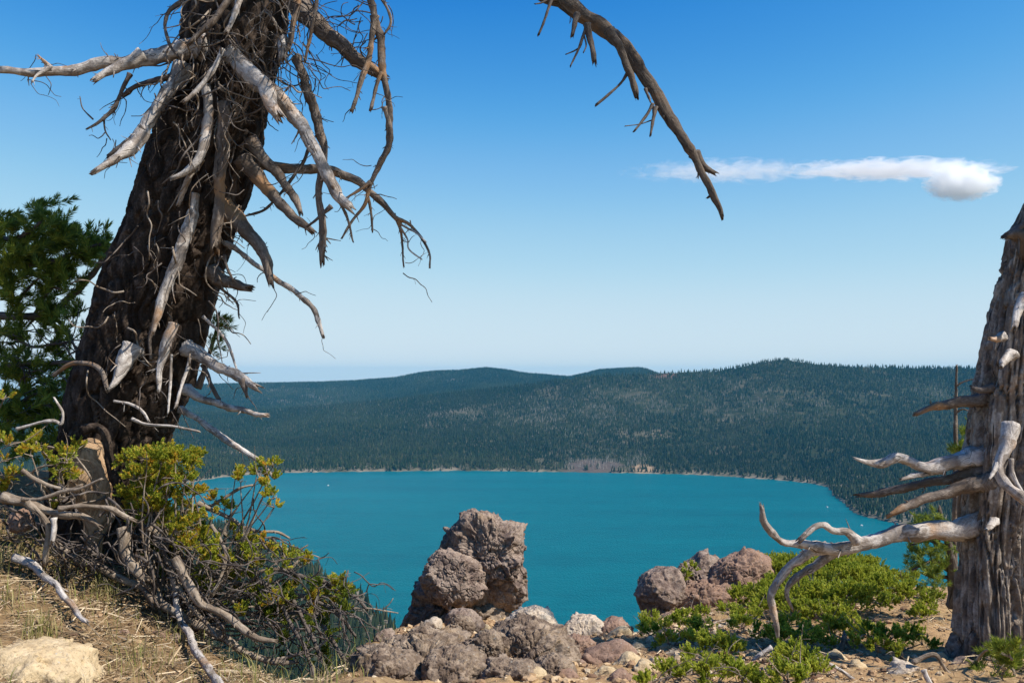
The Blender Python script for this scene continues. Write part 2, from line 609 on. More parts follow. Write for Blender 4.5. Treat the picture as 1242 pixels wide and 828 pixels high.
def gz(x, y):
    s = np.interp(x, [-2, -0.6, 0.9, 2.6], [0.0, 0.19, 0.18, 0.12])
    xl = np.clip(-1.3 - x, -0.5, 2.2)
    z = 0.1 - s * (y - 4.5) + 0.175 * (xl + np.sqrt(xl * xl + 0.03)) + 0.04 * (x < 0)
    z = z - 0.13 * np.exp(-(((x + 0.42) / 0.34) ** 2 + ((y - 4.55) / 0.5) ** 2))
    e = y - it(_edge, x)
    z = z - 1.15 * (np.sqrt(e * e + 0.04) + e) * 0.5
    p = np.stack([x * 0.8, y * 0.8, 0 * x], -1).reshape(-1, 3)
    n = (0.10 * fbm(p, 3) + 0.03 * fbm(p * 5 + 3, 4)).reshape(np.shape(x))
    far = np.clip((np.maximum(np.abs(x) - 5, 0) + np.maximum(1 - y, 0)) / 5, 0, 1)
    return z + n * (1 + 2 * far) - np.maximum(e - 1, 0) * 0.0


def G(px, py, dmin=2.6, dmax=10.5):
    d = np.arange(dmin, dmax, 0.015)
    a = np.array([P(px, py, 1.0)])[0]
    X = a[0] * d
    Z = CAMZ + (a[2] - CAMZ) * d
    g = gz(X, d)
    k = np.where(Z < g)[0]
    i = k[0] if len(k) else len(d) - 1
    return np.array([X[i], d[i], g[i]])


gx = np.concatenate([np.linspace(-14, -5.2, 40), np.linspace(-5.1, 5.1, 520), np.linspace(5.2, 14, 40)])
gy = np.concatenate([np.linspace(-8, 1.8, 40), np.linspace(1.9, 9.5, 400), np.linspace(9.6, 15, 60)])
XX, YY = np.meshgrid(gx, gy)
ZZ = gz(XX, YY)
pp = np.stack([XX.ravel(), YY.ravel(), ZZ.ravel()], 1)
fine = 0.014 * fbm(pp * 14, 4) + 0.012 * np.clip(ridged(pp * 6 + 5, 3), -0.2, 1)
ZZ = ZZ + fine.reshape(ZZ.shape)
nr, nc = XX.shape
ii = (np.arange(nr - 1)[:, None] * nc + np.arange(nc - 1)[None, :]).ravel()
Q = np.stack([ii, ii + 1, ii + 1 + nc, ii + nc], 1)
m_gr, t, b = mat('dry_soil')
v = coords(t)
n1 = noise(t, v, 1.3, 5, 0.6)
n2 = noise(t, v, 22, 6, 0.7)
n3 = noise(t, v, 140, 3, 0.7)
c = ramp(t, n2, [(0.28, (0.16, 0.09, 0.04)), (0.5, (0.38, 0.245, 0.115)), (0.7, (0.54, 0.385, 0.20))])
c = mix(t, ramp(t, n1, [(0.4, 0.0), (0.65, 0.55)]), c, (0.44, 0.26, 0.13))
c = mix(t, ramp(t, n3, [(0.3, 0.6), (0.5, 0.0)]), c, (0.14, 0.09, 0.05))
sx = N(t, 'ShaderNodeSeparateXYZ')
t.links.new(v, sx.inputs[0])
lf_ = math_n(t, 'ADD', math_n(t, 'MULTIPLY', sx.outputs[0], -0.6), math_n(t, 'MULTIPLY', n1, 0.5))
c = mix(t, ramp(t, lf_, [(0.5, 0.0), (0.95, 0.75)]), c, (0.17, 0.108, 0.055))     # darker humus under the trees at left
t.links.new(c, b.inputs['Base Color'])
b.inputs['Roughness'].default_value = 0.95
bump(t, b, mix(t, 0.4, n2, n3), 0.8, 0.02)
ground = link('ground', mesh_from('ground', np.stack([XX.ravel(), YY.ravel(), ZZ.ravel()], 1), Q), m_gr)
tag(ground, 'dry sandy soil on the rim', kind='structure')


# ------------------------------------------------------------------ rocks
def rock_mat(name, dark, mid, light, lichen=0.5, ochre=0.25):
    m, t, b = mat(name)
    v = coords(t)
    n1 = noise(t, v, 3.0, 6, 0.6, 0.4)
    n2 = noise(t, v, 16, 6, 0.68)
    n3 = noise(t, v, 70, 4, 0.7)
    c = ramp(t, n2, [(0.25, dark), (0.48, mid), (0.72, light)])
    c = mix(t, ramp(t, n1, [(0.45, 0.0), (0.62, lichen)]), c, light)
    c = mix(t, ramp(t, noise(t, v, 5.5, 5, 0.6), [(0.56, 0.0), (0.68, ochre)]), c, (0.34, 0.22, 0.10))
    vo = N(t, 'ShaderNodeTexVoronoi')
    vo.inputs['Scale'].default_value = 34
    t.links.new(v, vo.inputs['Vector'])
    c = mix(t, ramp(t, n3, [(0.33, 0.75), (0.47, 0.0)]), c, tuple(0.45 * x for x in dark))
    c = mix(t, math_n(t, 'MULTIPLY', ramp(t, vo.outputs[0], [(0.1, 1.0), (0.22, 0.0)]), ramp(t, n1, [(0.4, 0.0), (0.6, 0.7)])), c, (0.42, 0.41, 0.36))
    t.links.new(c, b.inputs['Base Color'])
    b.inputs['Roughness'].default_value = 0.92
    b.inputs['Specular IOR Level'].default_value = 0.15
    bump(t, b, mix(t, 0.45, n2, n3), 0.7, 0.025)
    return m


m_rk = rock_mat('volcanic_rock', (0.055, 0.036, 0.03), (0.185, 0.132, 0.108), (0.43, 0.335, 0.265))
m_rk_dark = rock_mat('dark_lava_rock', (0.04, 0.027, 0.02), (0.155, 0.11, 0.08), (0.42, 0.325, 0.24), 0.55, 0.4)
m_rk_pale = rock_mat('pale_rock', (0.3, 0.22, 0.16), (0.5, 0.4, 0.3), (0.62, 0.53, 0.42), 0.3, 0.3)
m_rk_brown = rock_mat('red_brown_rock', (0.13, 0.075, 0.05), (0.26, 0.165, 0.12), (0.36, 0.24, 0.175), 0.3, 0.2)
m_rk_tan = rock_mat('tan_slab_rock', (0.4, 0.28, 0.16), (0.52, 0.39, 0.23), (0.62, 0.49, 0.32), 0.3, 0.2)


def rock_shape(outline, ctr, d, depth, seed=0, rough=1.0, cracks=1.0, sub=6, p=2.6, cuts=20, rot=0.0):
    """star-shaped stone: the outline (photo pixels) gives its size, depth its thickness"""
    k = d / F
    c = P(ctr[0], ctr[1], d)
    ol = np.array(outline, float)
    dx, dz = (ol[:, 0] - ctr[0]) * k, -(ol[:, 1] - ctr[1]) * k
    th = np.arctan2(dz, dx)
    rr = np.hypot(dx, dz)
    o = np.argsort(th)
    th, rr = th[o], rr[o]
    th = np.concatenate([th - 2 * np.pi, th, th + 2 * np.pi])
    rr = np.concatenate([rr, rr, rr])
    D, Fc = ico(sub)
    a = np.arctan2(D[:, 2], D[:, 0])
    R = np.interp(a, th, rr)
    cs = np.hypot(D[:, 0], D[:, 2])
    sn = np.abs(D[:, 1])
    Rm = np.mean(rr)
    w_ = sstep(0, 0.5, cs)
    R = R * w_ + Rm * (1 - w_)
    r = ((cs / R) ** p + (sn / depth) ** p) ** (-1 / p)
    g = np.random.default_rng(seed + 100)
    for _ in range(cuts):
        n = g.normal(size=3)
        n[1] = -abs(n[1]) * 1.2 if g.random() < 0.75 else n[1]
        n /= np.linalg.norm(n)
        dots = D @ n
        j = np.argmax(dots)
        lim = r[j] * g.uniform(0.78, 0.94)
        cut = np.where(dots > 0.15, lim / np.maximum(dots, 0.15), 1e9)
        # planes mostly dress the front and back faces, not the outline
        keepo = sstep(0.75, 1.0, cs) * 0.75
        rc = np.minimum(r, cut)
        r = r * keepo + rc * (1 - keepo)
    V = D * r[:, None]
    s = Rm
    # broken facets: every patch of the surface is flattened onto a plane of its own
    for ns, wt, amp in ((20, 0.85, 0.11 * rough), (60, 0.8, 0.06 * rough), (230, 0.75, 0.032 * rough), (900, 0.5, 0.013 * rough)):
        if sub < 6 and ns > 250:
            continue
        S = g.normal(size=(ns, 3))
        S /= np.linalg.norm(S, axis=1)[:, None]
        wob = D + (0.05 if ns < 100 else 0.03) * np.stack([pn(D * 3 + seed), pn(D * 3 + 9 + seed), pn(D * 3 + 21 + seed)], 1)
        wob /= np.linalg.norm(wob, axis=1)[:, None]
        dt = (wob @ S.T).astype(np.float32)
        j = np.argmax(dt, 1)
        best = dt[np.arange(len(D)), j]
        dt[np.arange(len(D)), j] = -9
        gap = np.sqrt(np.maximum(2 - 2 * dt.max(1), 0)) - np.sqrt(np.maximum(2 - 2 * best, 0))
        wd = math.sqrt(12.6 / ns)
        rn = np.linalg.norm(V, axis=1)
        new = rn.copy()
        for kc in range(ns):
            mk = np.where(j == kc)[0]
            if len(mk) < 6:
                continue
            pts = V[mk]
            mu = pts.mean(0)
            nv = np.linalg.eigh(np.cov((pts - mu).T))[1][:, 0]
            if nv @ mu < 0:
                nv = -nv
            nv = nv + g.normal(size=3) * (0.10 if ns < 100 else 0.16)
            nv /= np.linalg.norm(nv)
            den = np.maximum(D[mk] @ nv, 0.25)
            pr = (nv @ mu) / den
            new[mk] = np.clip(pr, rn[mk] * 0.82, rn[mk] * 1.12) * (1 + amp * g.uniform(-1.0, 0.7))
        wk = wt * (1 - 0.6 * sstep(0.8, 1.0, cs)) if ns < 100 else wt
        rr_ = rn * (1 - wk) + new * wk - cracks * amp * 0.55 * s * np.exp(-(gap / (0.09 * wd)) ** 2)
        V = D * rr_[:, None]
    q = (V + c) / s
    off = seed * 7.7
    disp = 0.035 * fbm(q * 2.2 + off, 4) + 0.010 * ridged(q * 4.5 + off, 4, 2.2, 0.55) + 0.006 * ridged(q * 17 + off, 3)
    cr = np.abs(pn(q * 1.9 + off + 40 + 0.5 * np.stack([pn(q * 4), pn(q * 4 + 9), pn(q * 4 + 5)], 1)))
    cr2 = np.abs(pn(q * 3.6 + off + 70))
    disp = rough * disp - cracks * (0.075 * np.exp(-(cr / 0.045) ** 2) + 0.045 * np.exp(-(cr2 / 0.05) ** 2))
    V = V + D * (disp * s)[:, None]
    return V + c, Fc


def zp(pts, ox, oy, s):
    return [(ox + x / s, oy + y / s) for x, y in pts]


def rock(name, label, outline, ctr, d, depth, m, cat='rock', group=None, **kw):
    V, Fc = rock_shape(outline, ctr, d, depth, **kw)
    base = np.array([V[:, 0].mean(), V[:, 1].mean(), V[:, 2].min()])
    o = link(name, mesh_from(name, V - base, Fc), m)
    o.location = base
    return tag(o, label, cat, group)


zb = lambda pts: zp(pts, 430, 590, 3.45)
zr = lambda pts: zp(pts, 740, 600, 3.63)
BD = 7.1
c0 = P(560, 780, BD)
bld = thing('boulder', 'tall craggy grey brown boulder standing on the rim before the lake', 'boulder', tuple(c0))


def bpart(name, outline, ctr, d, depth, m, **kw):
    V, Fc = rock_shape(zb(outline), zb([ctr])[0], d, depth, **kw)
    return part(name, V, Fc, m, bld)


bpart('upper_block', [(418, 100), (490, 66), (540, 95), (625, 140), (700, 145), (722, 180), (737, 230), (722, 280), (706, 310), (712, 380), (716, 440), (692, 500), (640, 535),
                      (565, 530), (520, 450), (470, 330), (370, 272), (358, 230), (378, 180), (418, 150)], (575, 290), BD, 0.42, m_rk, seed=1, sub=7, cracks=1.4)
bpart('side_block', [(298, 312), (352, 280), (430, 286), (524, 326), (575, 366), (552, 430), (500, 490), (400, 486), (300, 462), (268, 430), (274, 368)], (415, 372), BD - 0.2, 0.3, m_rk, seed=5, sub=7, cracks=1.1, p=3.4)
bpart('lower_block', [(256, 380), (300, 400), (420, 420), (520, 400), (640, 420), (690, 480), (660, 540), (640, 620), (560, 680), (300, 690), (165, 660), (195, 570), (236, 480)], (410, 550), BD + 0.06, 0.42, m_rk_dark, seed=3, sub=7, rough=1.2)
bpart('core_block', [(425, 130), (490, 90), (620, 160), (705, 200), (690, 300), (695, 420), (640, 520), (560, 600), (330, 600), (250, 520), (285, 400), (340, 310), (372, 220)], (500, 370), BD + 0.12, 0.34, m_rk_dark, seed=33, sub=6, rough=1.1)

rock('rock', 'dark craggy lava outcrop at bottom centre below the boulder', zb([(500, 690), (535, 640), (630, 596), (700, 588), (800, 598), (880, 640), (945, 680), (962, 715), (920, 780), (860, 880), (640, 900), (520, 860)]),
     zb([(730, 720)])[0], 5.0, 0.34, m_rk_dark, seed=4, sub=7, rough=1.5)
rock('rock', 'pale pink grey rock behind the dark lava outcrop', zb([(620, 600), (690, 530), (740, 510), (790, 518), (850, 570), (895, 640), (860, 720), (680, 720)]), zb([(760, 610)])[0], 5.6, 0.26, m_rk_pale, seed=5, cuts=14)
rock('rock', 'whitish wedge rock left of the red brown rock', zb([(870, 610), (930, 552), (970, 543), (1052, 575), (1040, 660), (970, 730), (900, 720)]), zb([(960, 630)])[0], 6.55, 0.22, m_rk_pale, seed=6, rough=0.6, cracks=0.5)
rock('rock', 'smooth red brown rock at the rim edge right of the whitish wedge', zb([(965, 710), (1010, 625), (1060, 570), (1110, 563), (1152, 590), (1185, 640), (1180, 720), (1060, 760)]), zb([(1080, 655)])[0], 6.5, 0.2, m_rk_brown, seed=7, rough=0.45, cracks=0.7)
rock('rock', 'broken grey crag at the left foot of the boulder', zb([(-20, 800), (60, 690), (200, 625), (300, 618), (420, 650), (520, 690), (580, 800), (560, 940), (0, 940)]), zb([(280, 790)])[0], 4.85, 0.4, m_rk_dark, seed=8, sub=7, rough=1.7)
rock('rock', 'small grey rock wedged under the front of the boulder', zb([(376, 550), (430, 513), (520, 540), (536, 590), (460, 625), (390, 612)]), zb([(455, 570)])[0], 6.2, 0.12, m_rk, seed=9, sub=5)
rock('rock', 'knobbly grey rock poking up beside yellow green tuft', zb([(75, 650), (108, 602), (150, 588), (170, 640), (165, 710), (90, 710)]), zb([(125, 655)])[0], 5.3, 0.1, m_rk, seed=10, sub=5)
rock('rock', 'small pink stone on the gravel before the boulder', zb([(280, 590), (310, 560), (365, 555), (370, 590), (340, 612), (290, 615)]), zb([(325, 585)])[0], 6.0, 0.08, m_rk_pale, seed=11, sub=4, cracks=0.3)
rock('rock', 'rounded grey pink boulder at left end of the right rock group', zr([(108, 430), (140, 388), (200, 340), (260, 313), (315, 320), (330, 400), (336, 450), (322, 495), (240, 510), (150, 545), (122, 500)]), zr([(225, 430)])[0], 8.0, 0.36, m_rk, seed=12, cracks=0.6)
rock('rock', 'lumpy grey rock with a green tuft behind the rounded boulder', zr([(240, 345), (300, 308), (385, 300), (398, 258), (440, 252), (515, 290), (500, 350), (440, 420), (350, 480), (290, 440)]), zr([(385, 355)])[0], 8.35, 0.34, m_rk, seed=13)
rock('rock', 'dark shaded brown rock under the bleached branch', zr([(370, 445), (465, 345), (540, 280), (620, 250), (680, 268), (728, 300), (720, 360), (620, 440), (500, 470)]), zr([(560, 365)])[0], 8.1, 0.4, m_rk_brown, seed=14, rough=0.8)
rock('rock', 'low red brown ledge joining the three right hand rocks at their foot', zr([(130, 500), (230, 440), (330, 415), (470, 395), (620, 385), (735, 390), (760, 450), (640, 510), (480, 545), (330, 590), (180, 590)]), zr([(430, 480)])[0], 8.0, 0.42, m_rk_brown, seed=44, rough=1.1)
rock('rock', 'broad flat tan slab in the bottom left corner', [(-60, 800), (0, 792), (60, 789), (92, 796), (108, 816), (114, 860), (60, 880), (-60, 880)], (30, 836), 3.78, 0.22, m_rk_tan, seed=15, rough=0.35, cracks=0.15, p=3.5, cuts=5)
rock('rock', 'brown stone in shade under the leftmost roots', [(11, 640), (14, 622), (22, 616), (32, 624), (34, 640), (26, 648)], (22, 634), 4.9, 0.09, m_rk_brown, seed=16, sub=5)
rock('rock', 'flat pale slab at bottom right before the grey snag', [(1075, 826), (1088, 812), (1110, 806), (1128, 815), (1130, 840), (1100, 850), (1070, 845)], (1102, 826), 4.45, 0.18, m_rk_pale, seed=17, sub=5, rough=0.4, cracks=0.2)

# the broken lava in front, down to the bottom edge
for i, (x, y, r, d, lb) in enumerate([(478, 822, 44, 4.6, 'dark jagged lava block in the bottom row, leftmost beside the shaded twigs'), (548, 818, 42, 4.55, 'dark jagged lava block in the bottom row, second from the shaded twigs'),
                                     (612, 826, 38, 4.5, 'dark jagged lava block in the bottom row, below the big outcrop'), (590, 786, 26, 4.9, 'mid sized lava lump between the crag and the big outcrop'),
                                     (515, 778, 26, 5.0, 'mid sized lava lump on top of the broken crag'), (672, 818, 30, 4.6, 'dark lava lump at the bottom right of the big outcrop'), (440, 806, 24, 4.75, 'dark lava lump half under the shaded twigs'),
                                     (700, 790, 24, 5.3, 'broken reddish block leaning on the big outcrop'), (560, 762, 18, 5.9, 'small lava lump on the gravel under the boulder')]):
    gg = np.random.default_rng(300 + i)
    an = np.sort(gg.uniform(0, 6.28, 11))
    ra = r * gg.uniform(0.72, 1.15, 11)
    rock('rock', lb, [(x + 1.15 * a_ * math.cos(t_), y - 0.85 * a_ * math.sin(t_)) for a_, t_ in zip(ra, an)], (x, y), d, r * d / F * 1.0, m_rk_brown if 'reddish' in lb else m_rk_dark, seed=200 + i, rough=1.5, sub=6)

# loose stones on the sandy slope
stones = [(742, 800, 26, 'b'), (752, 772, 14, 'p'), (720, 806, 17, 'b'), (764, 806, 17, 'p'), (735, 820, 16, 'p'), (700, 808, 13, 'b'), (773, 790, 11, 'p'), (684, 822, 15, 'b'),
          (782, 815, 16, 'p'), (650, 822, 13, 'p'), (760, 826, 16, 'b'), (607, 748, 11, 'p'), (560, 770, 10, 'p'), (580, 752, 9, 'r'), (590, 764, 7, 'p'),
          (548, 752, 10, 'r'), (800, 768, 12, 'p'), (815, 752, 13, 'b'), (808, 790, 10, 'p'), (1000, 816, 15, 'b'), (1015, 800, 12, 'p'), (985, 824, 14, 'b'), (1170, 806, 14, 'r'),
          (1040, 810, 12, 'p'), (1140, 800, 9, 'p'), (1190, 795, 8, 'p'), (20, 720, 12, 'b'), (58, 742, 9, 'p'), (95, 735, 14, 'p'), (190, 770, 10, 'b'), (205, 765, 9, 'r'), (214, 776, 9, 'r'), (255, 760, 12, 'p'),
          (60, 700, 8, 'b'), (150, 770, 7, 'b'), (240, 800, 9, 'p'), (330, 810, 9, 'p'), (870, 735, 10, 'b'), (880, 718, 10, 'p')]
mm = {'b': m_rk_brown, 'p': m_rk_tan, 'r': m_rk}
kn = {'b': 'red brown', 'p': 'pale tan', 'r': 'grey'}
for i, (x, y, r, kk) in enumerate(stones):
    g = G(x, y)
    d = g[1]
    if d > 8.6 or (x < 700 and d > 6.9) or y < 755 and x < 600:
        continue
    n = 9
    an = np.sort(np.random.default_rng(i).uniform(0, 6.28, n))
    ra = r * np.random.default_rng(i + 50).uniform(0.65, 1.15, n)
    ol = [(x + 1.25 * a_ * math.cos(t_), y - 0.8 * a_ * math.sin(t_)) for a_, t_ in zip(ra, an)]
    where = 'left dry grass bank' if x < 400 else ('gravel before the boulder' if x < 640 else ('sandy gap left of the green shrub' if x < 860 else 'bare soil by the right shrubs'))
    rock('stone', '%s angular stone among loose stones on the %s' % (kn[kk], where), ol, (x, y), d, r * d / F * 0.9, mm[kk], 'stone', 'loose stones on the %s' % where,
         seed=20 + i, sub=4, rough=0.7, cracks=0.3, cuts=14)


# ------------------------------------------------------------------ wood
def wood_mat(name, cols, streak=1.0, orange=0.0, bark=0.0):
    """cols dark, mid, light; streaks run along the limb (uv = metres round, metres along)"""
    m, t, b = mat(name)
    uv = coords(t, (46, 5.5, 1), 'UV')
    n1 = noise(t, uv, 1.0, 5, 0.62, 0.3)
    ob = coords(t)
    n2 = noise(t, ob, 9, 4, 0.6)
    n3 = noise(t, ob, 60, 4, 0.7)
    c = ramp(t, mix(t, 0.35, n1, n3), [(0.3, cols[0]), (0.47, cols[1]), (0.68, cols[2])])
    crk = noise(t, coords(t, (95, 4.5, 1), 'UV'), 1.0, 3, 0.6, 0.5)
    c = mix(t, ramp(t, crk, [(0.33, 0.9), (0.40, 0.0)]), c, tuple(0.3 * x for x in cols[0]))
    if bark:
        c = mix(t, ramp(t, n2, [(0.5, 0.0), (0.56, bark)]), c, (0.12, 0.085, 0.06))
    if orange:
        c = mix(t, ramp(t, noise(t, ob, 4.0, 3, 0.5), [(0.58, 0.0), (0.66, orange)]), c, (0.42, 0.22, 0.09))
    t.links.new(c, b.inputs['Base Color'])
    b.inputs['Roughness'].default_value = 0.8
    bump(t, b, mix(t, 0.4, mix(t, 0.5, n1, crk), n3), 1.0, 0.012)
    return m


m_silver = wood_mat('bleached_wood', ((0.10, 0.08, 0.066), (0.40, 0.35, 0.31), (0.68, 0.63, 0.58)), orange=0.55, bark=0.6)
m_brown = wood_mat('barky_branch_wood', ((0.045, 0.034, 0.026), (0.15, 0.115, 0.09), (0.34, 0.28, 0.23)), orange=0.6, bark=0.7)  # barky wood, its colour lowered for branches that lie in shadow
m_twig = wood_mat('dry_twig_wood', ((0.09, 0.065, 0.045), (0.24, 0.185, 0.135), (0.44, 0.37, 0.30)), bark=0.55)
m_darkw = wood_mat('dark_dead_wood', ((0.045, 0.036, 0.03), (0.10, 0.08, 0.068), (0.2, 0.17, 0.15)), bark=0.3)
m_tan = wood_mat('bare_orange_wood', ((0.13, 0.075, 0.04), (0.40, 0.25, 0.135), (0.58, 0.41, 0.26)), bark=0.35)
m_limb = wood_mat('shaded_limb_bark', ((0.022, 0.017, 0.013), (0.07, 0.053, 0.04), (0.2, 0.16, 0.125)), orange=0.2, bark=0.5)  # bark colour darkened for the shade that falls on this limb
m_snag = wood_mat('weathered_snag_wood', ((0.03, 0.022, 0.017), (0.21, 0.165, 0.13), (0.58, 0.51, 0.43)), orange=0.35, bark=0.6)

m_bark, t, b = mat('furrowed_bark')
v = coords(t, (1, 1, 0.4))
n1 = noise(t, v, 16, 5, 0.65, 0.5)
n2 = noise(t, coords(t), 70, 4, 0.7)
c = ramp(t, mix(t, 0.3, n1, n2), [(0.36, (0.012, 0.009, 0.007)), (0.52, (0.045, 0.032, 0.024)), (0.68, (0.15, 0.11, 0.085))])  # bark tones also lowered to deepen the shade on the trunk
t.links.new(c, b.inputs['Base Color'])
b.inputs['Roughness'].default_value = 0.95
b.inputs['Specular IOR Level'].default_value = 0.1
bump(t, b, mix(t, 0.4, n1, n2), 1.0, 0.02)


def cat_rom(pts, step):
    pts = np.asarray(pts, float)
    q = np.vstack([2 * pts[0] - pts[1], pts, 2 * pts[-1] - pts[-2]])
    out = []
    for i in range(1, len(q) - 2):
        p0, p1, p2, p3 = q[i - 1], q[i], q[i + 1], q[i + 2]
        n = max(2, int(np.linalg.norm((p2 - p1)[:3]) / step))
        s = np.linspace(0, 1, n, endpoint=False)[:, None]
        out.append(0.5 * ((2 * p1) + (-p0 + p2) * s + (2 * p0 - 5 * p1 + 4 * p2 - p3) * s ** 2 + (-p0 + 3 * p1 - 3 * p2 + p3) * s ** 3))
    out.append(q[-2][None])
    return np.vstack(out)


def sweep(C, R, sides, groove=0.0, lump=0.0, seed=0, jag=0.0):
    """tube along C with radii R -> V, quads, uv"""
    n = len(C)
    T = np.gradient(C, axis=0)
    T /= np.linalg.norm(T, axis=1)[:, None] + 1e-9
    up = np.array([0.0, 1.0, 0.0]) if abs(T[0][1]) < 0.9 else np.array([1.0, 0, 0])
    U = np.zeros_like(C)
    u = up - T[0] * (up @ T[0])
    u /= np.linalg.norm(u)
    for i in range(n):
        u = u - T[i] * (u @ T[i])
        u /= np.linalg.norm(u) + 1e-9
        U[i] = u
    W = np.cross(T, U)
    a = np.linspace(0, 2 * np.pi, sides, endpoint=False)
    L = np.concatenate([[0], np.cumsum(np.linalg.norm(np.diff(C, axis=0), axis=1))])
    ca, sa = np.cos(a), np.sin(a)
    rad = np.repeat(R[:, None], sides, 1)
    if groove or lump:
        q = np.stack([np.tile(ca * 1.6, n), np.tile(sa * 1.6, n), np.repeat(L / max(R.mean(), 1e-4) * 0.16, sides)], 1) + seed * 3.1
        if groove:
            rad = rad * (1 + groove * fbm(q * np.array([1.7, 1.7, 0.6]), 3).reshape(n, sides))
        if lump:
            q2 = np.stack([np.tile(ca, n) * 0.8, np.tile(sa, n) * 0.8, np.repeat(L / max(R.mean(), 1e-4) * 0.35, sides)], 1) + seed * 5.3
            rad = rad * (1 + lump * fbm(q2, 3).reshape(n, sides))
    V = C[:, None, :] + rad[:, :, None] * (ca[None, :, None] * U[:, None, :] + sa[None, :, None] * W[:, None, :])
    if jag:
        g = np.random.default_rng(seed)
        V[-1] += T[-1] * (g.uniform(-0.3, 1.8, sides) * R[-1] * jag)[:, None]
        V[-2] += T[-2] * (g.uniform(-0.2, 0.5, sides) * R[-1] * jag)[:, None]
    V = V.reshape(-1, 3)
    i, j = np.meshgrid(np.arange(n - 1), np.arange(sides), indexing='ij')
    j2 = (j + 1) % sides
    Q = np.stack([(i * sides + j), (i * sides + j2), ((i + 1) * sides + j2), ((i + 1) * sides + j)], -1).reshape(-1, 4)
    uv = np.stack([np.tile(np.minimum(a, 2 * np.pi - a), n) * np.repeat(R, sides), np.repeat(L, sides) + seed], 1)
    e0, e1 = len(V), len(V) + 1
    V = np.vstack([V, C[0] - T[0] * R[0] * 0.2, C[-1] - T[-1] * R[-1] * (0.5 if jag else -0.4)])
    uv = np.vstack([uv, uv[0], uv[-1]])
    jj = np.arange(sides)
    c0 = np.stack([np.full(sides, e0), (jj + 1) % sides, jj, jj], 1)
    b0 = (n - 1) * sides
    c1 = np.stack([np.full(sides, e1), b0 + jj, b0 + (jj + 1) % sides, b0 + (jj + 1) % sides], 1)
    return V, Q, np.vstack([c0, c1])[:, :3], uv


class MB:
    def __init__(self):
        self.V, self.F, self.U, self.n = [], [], [], 0

    def add(self, V, Q, Tn, uv):
        # quads split into triangles so the mesh is one array
        tri = np.vstack([Q[:, [0, 1, 2]], Q[:, [0, 2, 3]], Tn]) if Tn is not None else np.vstack([Q[:, [0, 1, 2]], Q[:, [0, 2, 3]]])
        self.V.append(V)
        self.F.append(tri + self.n)
        self.U.append(uv)
        self.n += len(V)

    def out(self):
        return np.vstack(self.V), np.vstack(self.F), np.vstack(self.U)


def px_path(pts, d0, d1):
    """(x, y, width[, depth]) in photo pixels -> rows of x, y, z, radius; depth runs d0..d1"""
    n = len(pts)
    rows = []
    ln = np.concatenate([[0], np.cumsum([math.hypot(pts[i + 1][0] - pts[i][0], pts[i + 1][1] - pts[i][1]) for i in range(n - 1)])])
    for i, p in enumerate(pts):
        d = p[3] if len(p) > 3 else d0 + (d1 - d0) * ln[i] / max(ln[-1], 1e-6)
        c = P(p[0], p[1], d)
        rows.append([c[0], c[1], c[2], p[2] * 0.5 * d / F])
    return np.array(rows)


_bs = [0]
WS = 0.86


